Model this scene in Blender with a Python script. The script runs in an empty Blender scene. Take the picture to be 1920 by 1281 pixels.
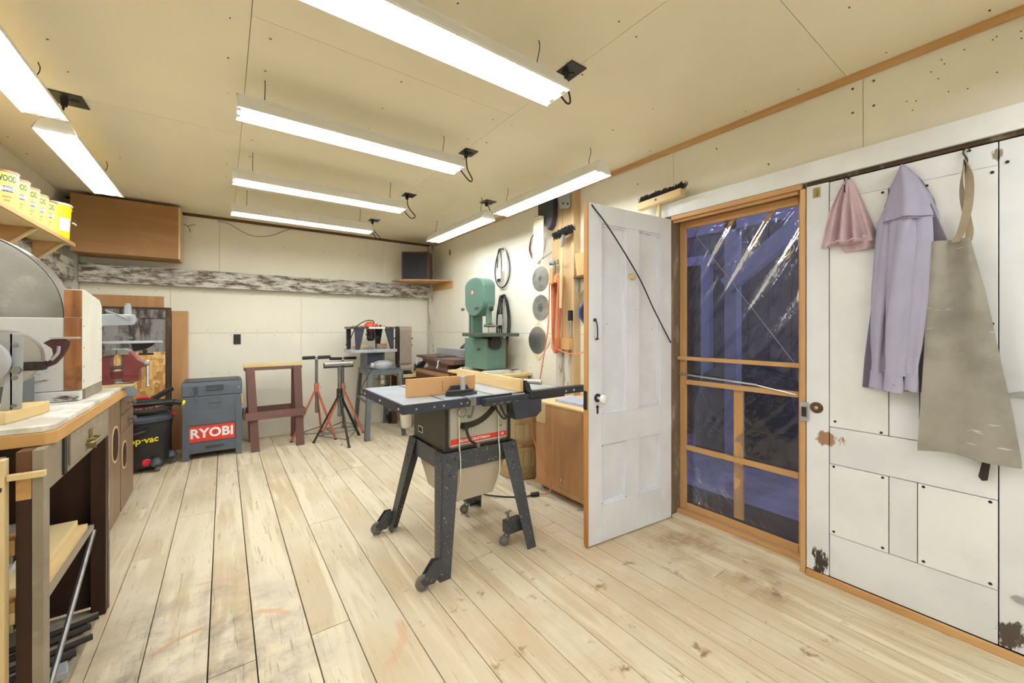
import bpy, bmesh, math, random
from mathutils import Vector, Matrix
random.seed(7)
PI = math.pi
scene = bpy.context.scene
COL = scene.collection
# ------------------------------------------------------------------ camera, world, exposure
cam_d = bpy.data.cameras.new('camera'); cam = bpy.data.objects.new('camera', cam_d); COL.objects.link(cam)
cam.location = (0, 0, 1.30); cam.rotation_euler = (PI/2, 0, -math.radians(35.84))
cam_d.sensor_width = 36; cam_d.lens = 36*748/1920; cam_d.shift_y = -24/1920; cam_d.clip_start = 0.02
scene.camera = cam
scene.view_settings.view_transform = 'Standard'; scene.view_settings.look = 'None'
scene.view_settings.gamma = 1; scene.view_settings.use_curve_mapping = False
scene.view_settings.exposure = 0.0
world = bpy.data.worlds.new('dusk'); scene.world = world; world.use_nodes = True
bg = world.node_tree.nodes['Background']
bg.inputs[0].default_value = (0.21, 0.23, 0.50, 1); bg.inputs[1].default_value = 1.9     # even blue dusk sky
LAMP = 37.0                                     # strength of the fluorescent tubes
TUBE_COL = (0.90, 0.955, 1.0, 1)

def lin(c):
    return tuple(((x/255)/12.92 if x/255 <= .04045 else ((x/255+.055)/1.055)**2.4) for x in c)

# ------------------------------------------------------------------ materials
def newmat(name):
    m = bpy.data.materials.new(name); m.use_nodes = True
    nt = m.node_tree; b = nt.nodes['Principled BSDF']
    return m, nt, b
def N(nt, t, **kw):
    n = nt.nodes.new(t)
    for k, v in kw.items():
        if hasattr(n, k): setattr(n, k, v)
        else: n.inputs[k].default_value = v
    return n
def L(nt, a, b): nt.links.new(a, b)
def coords(nt, scale=(1, 1, 1), rand=True, rot=(0, 0, 0)):
    tc = N(nt, 'ShaderNodeTexCoord'); mp = N(nt, 'ShaderNodeMapping')
    mp.inputs['Scale'].default_value = scale; mp.inputs['Rotation'].default_value = rot
    src = tc.outputs['Object']
    if rand:
        oi = N(nt, 'ShaderNodeObjectInfo'); ad = N(nt, 'ShaderNodeVectorMath', operation='MULTIPLY_ADD')
        cb = N(nt, 'ShaderNodeCombineXYZ')
        for i in range(3): L(nt, oi.outputs['Random'], cb.inputs[i])
        L(nt, cb.outputs[0], ad.inputs[0]); ad.inputs[1].default_value = (17.3, 9.1, 5.7); L(nt, src, ad.inputs[2]); src = ad.outputs[0]
    L(nt, src, mp.inputs['Vector']); return mp.outputs[0], tc, mp
def ramp(nt, fac, stops):
    r = N(nt, 'ShaderNodeValToRGB'); e = r.color_ramp.elements
    while len(e) < len(stops): e.new(.5)
    for i, (p, c) in enumerate(stops):
        e[i].position = p; e[i].color = (*c, 1) if len(c) == 3 else c
    L(nt, fac, r.inputs[0]); return r.outputs[0]
def noise(nt, vec, scale, detail=4, rough=.55, dist=0):
    n = N(nt, 'ShaderNodeTexNoise'); n.inputs['Scale'].default_value = scale; n.inputs['Detail'].default_value = detail
    n.inputs['Roughness'].default_value = rough; n.inputs['Distortion'].default_value = dist
    L(nt, vec, n.inputs['Vector']); return n.outputs[0]
def mix(nt, fac, a, b, blend='MIX'):
    m = N(nt, 'ShaderNodeMix', data_type='RGBA', blend_type=blend)
    if isinstance(fac, (int, float)): m.inputs[0].default_value = fac
    else: L(nt, fac, m.inputs[0])
    for s, v in ((6, a), (7, b)):
        if isinstance(v, tuple): m.inputs[s].default_value = (*v[:3], 1)
        else: L(nt, v, m.inputs[s])
    return m.outputs[2]
def bump(nt, b, h, strength=.3, dist=.002):
    bn = N(nt, 'ShaderNodeBump'); bn.inputs['Strength'].default_value = strength; bn.inputs['Distance'].default_value = dist
    L(nt, h, bn.inputs['Height']); L(nt, bn.outputs[0], b.inputs['Normal'])
def thr(nt, v, lo, hi):
    m = N(nt, 'ShaderNodeMapRange'); L(nt, v, m.inputs[0]); m.inputs[1].default_value = lo; m.inputs[2].default_value = hi
    m.interpolation_type = 'SMOOTHSTEP'; return m.outputs[0]
def plain(name, c, rough=.6, metal=0, var=.12, scale=8, dust=0, dustc=(205, 190, 160), bmp=.1, spec=.5, speck=None, scratch=False):
    m, nt, b = newmat(name); v, _, _ = coords(nt)
    c = lin(c); n1 = noise(nt, v, scale, 5)
    col = mix(nt, thr(nt, n1, .3, .7), tuple(x*(1-var) for x in c), tuple(min(1, x*(1+var)) for x in c))
    if dust:
        n2 = noise(nt, v, scale*2.3, 6, .7)
        f = thr(nt, n2, .75-dust*.5, 1.0-dust*.25)
        col = mix(nt, f, col, lin(dustc))
    if speck:
        n3 = noise(nt, v, 90, 2, .5); col = mix(nt, thr(nt, n3, .67, .72), col, lin(speck))
    if scratch:
        for ry, sc_ in ((.3, (1, 7, 45)), (-.5, (1, 9, 60)), (1.2, (1, 6, 40))):
            vv, _, _ = coords(nt, sc_, False, (ry, 0, 0)); n4 = noise(nt, vv, 1.0, 3, .5)
            col = mix(nt, thr(nt, n4, .70, .75), col, lin((206, 200, 184)))
    L(nt, col, b.inputs['Base Color']); b.inputs['Roughness'].default_value = rough; b.inputs['Metallic'].default_value = metal
    b.inputs['Specular IOR Level'].default_value = spec
    if bmp: bump(nt, b, noise(nt, v, scale*6, 4), bmp, .001)
    return m
def wood(name, c1, c2, axis='Y', rough=.6, grain=1.0, knots=0, bmp=.25, paint=None, pthr=(.45, .6), ring=.5, stain=None, extra=None, extra2=None, fine=False, pscale=2.2):
    m, nt, b = newmat(name)
    s = {'X': (1.1, 16, 16), 'Y': (16, 1.1, 16), 'Z': (16, 16, 1.1)}[axis]
    s = tuple(x*grain for x in s)
    v, tc, mp = coords(nt, s)
    n1 = noise(nt, v, .55, 3, .5, 1.2)
    w = N(nt, 'ShaderNodeMath', operation='MULTIPLY'); L(nt, n1, w.inputs[0]); w.inputs[1].default_value = 14
    w2 = N(nt, 'ShaderNodeMath', operation='SINE'); L(nt, w.outputs[0], w2.inputs[0])
    rings = thr(nt, w2.outputs[0], -1, 1)
    n2 = noise(nt, v, 3.5, 6, .7)
    a = mix(nt, ring, n2, rings)
    c1 = lin(c1); c2 = lin(c2)
    col = mix(nt, a, c1, c2)
    vb, _, _ = coords(nt, (1, 1, 1))
    big = noise(nt, vb, 1.7, 2)
    col = mix(nt, thr(nt, big, .3, .75), col, tuple(x*.86 for x in c1), 'MIX')
    if fine:
        fv, _, _ = coords(nt, tuple(x*5 for x in s)); fn = noise(nt, fv, 1.0, 5, .7, .6)
        col = mix(nt, thr(nt, fn, .56, .72), col, tuple(x*.72 for x in c2))
    if knots:
        kv, _, _ = coords(nt, {'X': (.45, 1, 1), 'Y': (1, .45, 1), 'Z': (1, 1, .45)}[axis])
        vo = N(nt, 'ShaderNodeTexVoronoi'); vo.inputs['Scale'].default_value = knots; L(nt, kv, vo.inputs['Vector'])
        k = thr(nt, vo.outputs['Distance'], .06, .015)
        col = mix(nt, k, col, tuple(x*.3 for x in c2))
    if stain:
        sv, _, _ = coords(nt, (1, 1, 1)); sn = noise(nt, sv, stain[1], 5, .65)
        col = mix(nt, thr(nt, sn, stain[2], stain[3]), col, lin(stain[0]))
    if extra: col = extra(nt, col)
    if paint:
        ps = {'X': (1.2, 5, 5), 'Y': (5, 1.2, 5), 'Z': (5, 5, 1.2)}[axis]
        pv, _, _ = coords(nt, ps); pn = noise(nt, pv, pscale, 9, .72)
        pf = thr(nt, pn, *pthr)
        pn2 = noise(nt, vb, 3, 4); pc = mix(nt, thr(nt, pn2, .35, .7), lin(paint), tuple(x*.9 for x in lin(paint)))
        col = mix(nt, pf, col, pc)
    if extra2: col = extra2(nt, col)
    L(nt, col, b.inputs['Base Color']); b.inputs['Roughness'].default_value = rough
    b.inputs['Specular IOR Level'].default_value = .3
    if bmp: bump(nt, b, a, bmp, .0015)
    return m
def emit(name, c, s):
    m = bpy.data.materials.new(name); m.use_nodes = True; nt = m.node_tree; nt.nodes.clear()
    e = N(nt, 'ShaderNodeEmission'); e.inputs[0].default_value = c; e.inputs[1].default_value = s
    o = N(nt, 'ShaderNodeOutputMaterial'); L(nt, e.outputs[0], o.inputs[0]); return m
def film(name):
    m = bpy.data.materials.new(name); m.use_nodes = True; nt = m.node_tree; nt.nodes.clear()
    t = N(nt, 'ShaderNodeBsdfTransparent'); t.inputs[0].default_value = (.80, .81, .86, 1)
    g = N(nt, 'ShaderNodeBsdfGlossy'); g.inputs['Roughness'].default_value = .06; g.inputs[0].default_value = (1, 1, 1, 1)
    f = N(nt, 'ShaderNodeFresnel'); f.inputs[0].default_value = 1.6
    v, _, _ = coords(nt, (3, 3, 3), False)
    bn = N(nt, 'ShaderNodeBump'); bn.inputs['Strength'].default_value = .5; bn.inputs['Distance'].default_value = .01
    L(nt, noise(nt, v, 2.2, 3, .5, 1.5), bn.inputs['Height']); L(nt, bn.outputs[0], g.inputs['Normal']); L(nt, bn.outputs[0], f.inputs['Normal'])
    x = N(nt, 'ShaderNodeMixShader'); L(nt, f.outputs[0], x.inputs[0]); L(nt, t.outputs[0], x.inputs[1]); L(nt, g.outputs[0], x.inputs[2])
    df = N(nt, 'ShaderNodeBsdfDiffuse'); df.inputs[0].default_value = (.8, .82, .9, 1)      # slightly milky plastic
    x2 = N(nt, 'ShaderNodeMixShader'); x2.inputs[0].default_value = .03; L(nt, x.outputs[0], x2.inputs[1]); L(nt, df.outputs[0], x2.inputs[2])
    o = N(nt, 'ShaderNodeOutputMaterial'); L(nt, x2.outputs[0], o.inputs[0]); return m

def floor_extra(nt, col):
    tc = N(nt, 'ShaderNodeTexCoord'); p = tc.outputs['Object']
    def blob(cx, cy, r, c, lo, hi, sc, stretch=(1, 1)):
        nonlocal col
        mp = N(nt, 'ShaderNodeMapping'); mp.vector_type = 'POINT'; mp.inputs['Location'].default_value = (-cx*stretch[0], -cy*stretch[1], 0); mp.inputs['Scale'].default_value = (stretch[0], stretch[1], 0)
        L(nt, p, mp.inputs[0]); ln = N(nt, 'ShaderNodeVectorMath', operation='LENGTH'); L(nt, mp.outputs[0], ln.inputs[0])
        m1 = thr(nt, ln.outputs['Value'], r, r*.35); n = noise(nt, p, sc, 5, .65)
        mm = N(nt, 'ShaderNodeMath', operation='MULTIPLY'); L(nt, m1, mm.inputs[0]); L(nt, thr(nt, n, lo, hi), mm.inputs[1])
        col = mix(nt, mm.outputs[0], col, lin(c))
    blob(1.55, 1.35, 1.15, (208, 182, 150), .30, .75, 2.0)                 # trodden, darker boards by the door
    blob(1.6, 1.3, 1.3, (150, 118, 88), .60, .72, 7.5, (1, .6))            # brown spots
    blob(-.12, 1.75, .62, (120, 108, 100), .36, .80, 5, (1, .55))          # grey grime in front of the bench
    blob(2.25, 1.25, .5, (150, 120, 88), .45, .75, 4, (1.6, .6))
    def arc(cx, cy, r, w, a0, half, c, k):
        nonlocal col
        mp = N(nt, 'ShaderNodeMapping'); mp.inputs['Location'].default_value = (-cx, -cy, 0); mp.inputs['Scale'].default_value = (1, 1, 0); L(nt, p, mp.inputs[0])
        ln = N(nt, 'ShaderNodeVectorMath', operation='LENGTH'); L(nt, mp.outputs[0], ln.inputs[0])
        d = N(nt, 'ShaderNodeMath', operation='SUBTRACT'); L(nt, ln.outputs['Value'], d.inputs[0]); d.inputs[1].default_value = r
        ab = N(nt, 'ShaderNodeMath', operation='ABSOLUTE'); L(nt, d.outputs[0], ab.inputs[0])
        m1 = thr(nt, ab.outputs[0], w, w*.3)
        nm = N(nt, 'ShaderNodeVectorMath', operation='NORMALIZE'); L(nt, mp.outputs[0], nm.inputs[0])
        dt = N(nt, 'ShaderNodeVectorMath', operation='DOT_PRODUCT'); L(nt, nm.outputs[0], dt.inputs[0]); dt.inputs[1].default_value = (math.cos(a0), math.sin(a0), 0)
        m2 = thr(nt, dt.outputs['Value'], math.cos(half), math.cos(half*.6))
        mm = N(nt, 'ShaderNodeMath', operation='MULTIPLY'); L(nt, m1, mm.inputs[0]); L(nt, m2, mm.inputs[1])
        m3 = N(nt, 'ShaderNodeMath', operation='MULTIPLY'); L(nt, mm.outputs[0], m3.inputs[0]); m3.inputs[1].default_value = k
        col = mix(nt, m3.outputs[0], col, lin(c))
    arc(.42, 1.72, .21, .028, -.55, .75, (206, 164, 128), .6)
    arc(.06, 1.98, .20, .022, .9, .55, (214, 168, 128), .7)
    arc(-.06, 1.95, .24, .018, 2.0, .5, (196, 150, 112), .7)
    arc(-.10, 2.35, .22, .016, 1.2, .5, (206, 165, 130), .6)
    return col

def door_wear(nt, col):
    tc = N(nt, 'ShaderNodeTexCoord'); p = tc.outputs['Object']
    for cy, cz, r, c, sc, st in ((.70, .735, .11, (168, 128, 100), 16, (1, 1.6)), (.745, .10, .13, (70, 62, 58), 20, (2.2, .8)), (.12, .10, .12, (90, 80, 74), 22, (1.5, 1)), (.155, 2.0, .05, (150, 138, 122), 26, (1.5, 1))):
        mp = N(nt, 'ShaderNodeMapping'); mp.inputs['Location'].default_value = (0, -cy*st[0], -cz*st[1]); mp.inputs['Scale'].default_value = (0, st[0], st[1]); L(nt, p, mp.inputs[0])
        ln = N(nt, 'ShaderNodeVectorMath', operation='LENGTH'); L(nt, mp.outputs[0], ln.inputs[0])
        m1 = thr(nt, ln.outputs['Value'], r, r*.1)
        sm = N(nt, 'ShaderNodeMapping'); sm.inputs['Scale'].default_value = (1, 1, .35); L(nt, p, sm.inputs[0])
        n = noise(nt, sm.outputs[0], sc, 5, .7); ad = N(nt, 'ShaderNodeMath', operation='MULTIPLY_ADD'); L(nt, m1, ad.inputs[0]); ad.inputs[1].default_value = .35; L(nt, n, ad.inputs[2])
        col = mix(nt, thr(nt, ad.outputs[0], .70, .76), col, lin(c))
    return col
M = {}
M['drywall'] = plain('painted drywall', (242, 236, 218), .75, var=.03, scale=1.5, bmp=.05, spec=.2)
M['ceil'] = plain('ceiling board paint', (244, 233, 206), .85, var=.03, scale=1.2, bmp=.05, spec=.1)
M['dark'] = plain('dark recess', (60, 52, 40), .9, var=.1)
M['screw'] = plain('screw head', (92, 84, 66), .6, .4)
M['floor'] = wood('pine floorboards', (238, 225, 196), (190, 167, 132), 'Y', .62, .8, knots=2.6, bmp=.3, ring=.58, fine=True, extra=floor_extra)
M['pineY'] = wood('orange pine along y', (220, 176, 120), (188, 138, 86), 'Y', .5)
M['pineX'] = wood('orange pine along x', (220, 176, 120), (188, 138, 86), 'X', .5)
M['pineZ'] = wood('orange pine upright', (220, 176, 120), (188, 138, 86), 'Z', .5)
M['paleX'] = wood('pale lumber along x', (236, 212, 160), (212, 178, 118), 'X', .6)
M['paleY'] = wood('pale lumber along y', (236, 212, 160), (212, 172, 112), 'Y', .6, .7)
M['paleZ'] = wood('pale lumber upright', (232, 208, 158), (206, 174, 118), 'Z', .6)
M['oldX'] = wood('whitewashed old beam along x', (112, 96, 76), (86, 70, 54), 'X', .85, paint=(216, 211, 200), pthr=(.40, .60), bmp=.8, pscale=4.5)
M['oldY'] = wood('whitewashed old beam along y', (112, 96, 76), (86, 70, 54), 'Y', .85, paint=(208, 203, 190), pthr=(.38, .58), bmp=.8, pscale=4.5)
M['oldZ'] = wood('whitewashed old post', (136, 112, 84), (104, 84, 62), 'Z', .85, paint=(216, 210, 196), pthr=(.32, .50), bmp=.8, pscale=4.5)
M['weather'] = wood('weathered jamb', (142, 122, 104), (104, 84, 70), 'Z', .8, paint=(176, 160, 150), pthr=(.5, .7))
M['plyb'] = wood('bright fir plywood', (222, 172, 118), (194, 140, 90), 'X', .5, .5)
M['postwood'] = wood('stained pine post', (212, 182, 136), (180, 146, 102), 'Z', .6, .6)
M['cream'] = plain('cream card', (238, 222, 184), .6, var=.04, bmp=0)
M['ply'] = wood('fir plywood', (204, 158, 110), (172, 124, 80), 'Z', .55, .5, knots=1.2, stain=((196, 152, 104), 2.5, .5, .75))
M['plyX'] = wood('brown plywood along x', (176, 134, 90), (148, 106, 66), 'X', .6, .4, stain=((176, 134, 86), 3.5, .58, .75))
M['darkply'] = wood('dark stained plywood', (66, 42, 30), (40, 26, 20), 'Z', .5, .5)
M['brownwood'] = wood('brown stained post', (120, 84, 56), (84, 56, 38), 'Z', .6)
M['redwood'] = wood('red brown stained lumber upright', (124, 90, 82), (94, 66, 62), 'Z', .6)
M['redwoodX'] = wood('red brown stained lumber along x', (128, 94, 86), (96, 68, 62), 'X', .6)
M['endgrain'] = wood('brown timber face', (176, 120, 74), (112, 68, 38), 'Z', .6, .9, ring=.8, stain=((84, 54, 36), 3, .55, .72))
M['whitewash'] = wood('flaking whitewashed plank along x', (90, 78, 66), (70, 58, 50), 'X', .8, paint=(218, 216, 212), pthr=(.40, .46), bmp=.6)
M['whitetimber'] = plain('white painted timber', (228, 224, 208), .7, var=.06, scale=5)
M['white'] = wood('worn white door paint', (150, 112, 84), (110, 84, 66), 'Z', .6, paint=(240, 242, 246), pthr=(.25, .32), bmp=.25, extra2=door_wear)
M['white2'] = wood('worn cream board paint', (170, 128, 84), (120, 90, 66), 'Z', .6, paint=(247, 248, 248), pthr=(.22, .27), bmp=.12)
M['whiteX'] = wood('worn white rail paint', (150, 112, 84), (110, 84, 66), 'Y', .6, paint=(240, 242, 246), pthr=(.27, .34), bmp=.25, extra2=door_wear)
M['doorwhite'] = wood('lavender white door paint', (160, 140, 124), (120, 104, 92), 'Z', .6, paint=(240, 243, 252), pthr=(.25, .32), bmp=.25)
M['dooredge'] = wood('bare pine door edge', (206, 152, 92), (176, 118, 64), 'Z', .55)
M['osb'], _nt, _b = newmat('strand board'); _v, _, _ = coords(_nt, (1, 1, 1)); _vo = N(_nt, 'ShaderNodeTexVoronoi'); _vo.inputs['Scale'].default_value = 1
_dn = noise(_nt, _v, 7, 2); _mp = N(_nt, 'ShaderNodeMapping'); _mp.inputs['Scale'].default_value = (34, 34, 14); _mp.inputs['Rotation'].default_value = (0, .7, 0); L(_nt, _v, _mp.inputs[0])
_ad = N(_nt, 'ShaderNodeVectorMath', operation='ADD'); L(_nt, _mp.outputs[0], _ad.inputs[0]); _sc = N(_nt, 'ShaderNodeMath', operation='MULTIPLY'); L(_nt, _dn, _sc.inputs[0]); _sc.inputs[1].default_value = 6; L(_nt, _sc.outputs[0], _ad.inputs[1])
L(_nt, _ad.outputs[0], _vo.inputs['Vector']); _bw = N(_nt, 'ShaderNodeSeparateColor'); L(_nt, _vo.outputs['Color'], _bw.inputs[0])
L(_nt, ramp(_nt, _bw.outputs[0], [(0, lin((176, 124, 62))), (.5, lin((216, 168, 96))), (1, lin((240, 202, 138)))]), _b.inputs['Base Color']); _b.inputs['Roughness'].default_value = .6
M['greydoor'] = wood('peeling grey door', (84, 74, 66), (58, 50, 44), 'Z', .8, paint=(150, 146, 144), pthr=(.40, .55), bmp=.6)
M['rustframe'] = wood('dark worn frame', (92, 74, 56), (58, 46, 36), 'Z', .8, paint=(132, 118, 100), pthr=(.55, .7))
M['benchtop'] = wood('dusty bench top', (214, 206, 190), (180, 168, 148), 'Y', .8, .6, stain=((232, 228, 216), 5, .4, .6))
M['benchedge'] = wood('bench edge lumber', (214, 166, 104), (170, 124, 74), 'Y', .6)
M['deskgrey'] = wood('grimy grey brown desk', (158, 146, 126), (128, 114, 96), 'Y', .6, .5, stain=((168, 158, 138), 6, .5, .7))
M['cabinetwood'] = wood('taupe cabinet veneer', (150, 124, 98), (118, 94, 72), 'Z', .4, .6)
M['metalwhite'] = plain('white enamel reflector', (240, 240, 236), .35, var=.02, bmp=0)
M['black'] = plain('black plastic', (34, 34, 36), .4, var=.15, bmp=.05)
M['wheelgrey'] = plain('grey caster tread', (112, 110, 108), .6)
M['rubber'] = plain('black rubber', (38, 37, 36), .7)
M['charcoal'] = plain('charcoal painted metal', (66, 68, 74), .45, var=.12, dust=.32, dustc=(150, 142, 124), speck=(176, 172, 160))
M['sawside'] = plain('dusty dark grey sheet metal', (76, 72, 66), .5, var=.12, scale=3)
M['sawtop'] = plain('grey cast table', (172, 177, 182), .36, .2, var=.12, scale=5, dust=.3, dustc=(170, 166, 156))
M['bluedark'] = plain('blue black painted steel', (52, 56, 68), .42, var=.12)
M['steel'] = plain('bright steel', (190, 190, 190), .28, .9, var=.06)
M['dullsteel'] = plain('dull steel', (132, 130, 126), .42, .7, var=.18, scale=14)
M['blade'] = plain('saw blade steel', (162, 160, 152), .34, .6, var=.3, scale=7)
M['iron'] = plain('dark iron', (58, 54, 50), .55, .5, var=.2)
M['greymetal'] = plain('grey painted steel', (104, 110, 112), .5, .2, var=.12, dust=.22)
M['galv'] = plain('galvanised bracket', (178, 182, 186), .4, .35, var=.1)
M['green'] = plain('green machine enamel', (100, 134, 120), .38, var=.06, scale=4)
M['greendark'] = plain('green grey iron', (84, 96, 84), .5, .2, var=.15)
M['orange'] = plain('orange plastic', (222, 82, 44), .45, var=.08)
M['orangesteel'] = plain('orange painted steel', (200, 116, 86), .45, var=.12, scale=12)
M['cord'] = plain('orange cord', (208, 124, 84), .5, var=.1)
M['red'] = plain('red plastic', (206, 24, 40), .35, var=.05)
M['vise'] = plain('oxblood vise enamel', (120, 50, 48), .45, var=.18, scale=12, dust=.15)
M['jointer'] = plain('dusty brown cast iron', (112, 88, 78), .55, .1, var=.2, scale=8, dust=.3)
M['burg'] = plain('burgundy tool rest', (74, 34, 40), .5, var=.25, scale=15, dust=.15)
M['ryobi'] = plain('slate grey moulded plastic', (92, 98, 108), .5, var=.05, bmp=.08)
M['ryobidark'] = plain('dark slate plastic', (66, 70, 80), .5, var=.05)
M['label_red'] = plain('red label', (222, 62, 48), .45, var=.02, bmp=0)
M['label_white'] = plain('white print', (246, 246, 244), .5, var=.01, bmp=0)
M['yellow'] = plain('yellow plastic', (250, 222, 20), .4, var=.03, bmp=0)
M['canyellow'] = plain('yellow can label', (244, 222, 104), .45, var=.04, bmp=0)
M['canrust'] = plain('brown can rim', (150, 104, 84), .5, .3)
M['print_green'] = plain('dark green print', (70, 96, 58), .5, bmp=0)
M['print_blue'] = plain('dark blue print', (64, 72, 110), .5, bmp=0)
M['print_yellow'] = plain('yellow print', (244, 216, 40), .5, bmp=0)
M['print_orange'] = plain('orange print', (232, 128, 70), .5, bmp=0)
M['panelface'] = plain('silver beige control panel', (188, 184, 170), .5, .1, var=.04, dust=.2, dustc=(206, 190, 150))
M['vinyl'] = plain('leatherette seam black', (28, 30, 38), .6, var=.08, bmp=0)
M['cab_speaker'] = wood('speaker case veneer', (104, 72, 60), (78, 52, 44), 'Z', .4)
M['stone'] = plain('grey grindstone', (168, 162, 154), .75, var=.12, scale=4, dust=.35, dustc=(196, 190, 176))
M['stoneface'] = plain('dusty grindstone face', (156, 150, 140), .8, var=.2, scale=3.2, dust=.45, dustc=(204, 196, 176), scratch=True)
M['belt'] = plain('worn sanding belt', (150, 134, 120), .85, var=.1, scale=5)
M['cloth_pink'] = plain('faded pink terry cloth', (214, 188, 196), .95, var=.06, scale=14, bmp=.5, spec=.1)
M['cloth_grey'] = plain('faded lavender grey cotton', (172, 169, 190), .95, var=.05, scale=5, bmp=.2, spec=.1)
M['cloth_dark'] = plain('grey cotton with painted shade', (112, 106, 120), .95, var=.06, scale=5, bmp=.2, spec=.1)  # darker copy of the coat cloth, shade between folds put into the colour
M['leather'] = plain('dusty grey brown leather', (150, 144, 134), .8, var=.2, scale=6, dust=.2, dustc=(190, 184, 170), spec=.2, scratch=True)
M['strap'] = plain('tan webbing strap', (156, 140, 118), .8, var=.12, scale=9)
M['bag'] = plain('beige cloth bag', (196, 186, 160), .9, var=.08, scale=9)
M['bin'] = plain('milky beige plastic bin', (206, 192, 176), .45, var=.05, scale=3)
M['barrel'] = wood('barrel staves', (206, 184, 140), (170, 144, 100), 'Z', .7)
M['hoop'] = wood('wooden hoop', (196, 170, 126), (160, 132, 92), 'X', .7)
M['porcelain'] = plain('white porcelain', (244, 244, 242), .15, var=.01, bmp=0)
M['brass'] = plain('old brass', (150, 134, 84), .45, .7, var=.2)
M['bristle'] = plain('black bristles', (30, 30, 30), .8, var=.3)
M['plastic_clear'] = plain('yellowed plastic sleeve', (226, 220, 186), .4, var=.05)
M['blue'] = plain('blue card', (44, 88, 186), .5, var=.05)
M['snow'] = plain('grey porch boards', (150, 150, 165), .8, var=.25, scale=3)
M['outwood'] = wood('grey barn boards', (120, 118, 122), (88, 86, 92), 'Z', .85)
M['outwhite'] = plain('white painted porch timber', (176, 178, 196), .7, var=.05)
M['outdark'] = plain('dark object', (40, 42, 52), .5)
M['film'] = film('clear plastic film')
M['tube'] = emit('fluorescent tube', TUBE_COL, LAMP)
M['quartz'] = plain('oval tin lid', (176, 160, 150), .5, .3)

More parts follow.
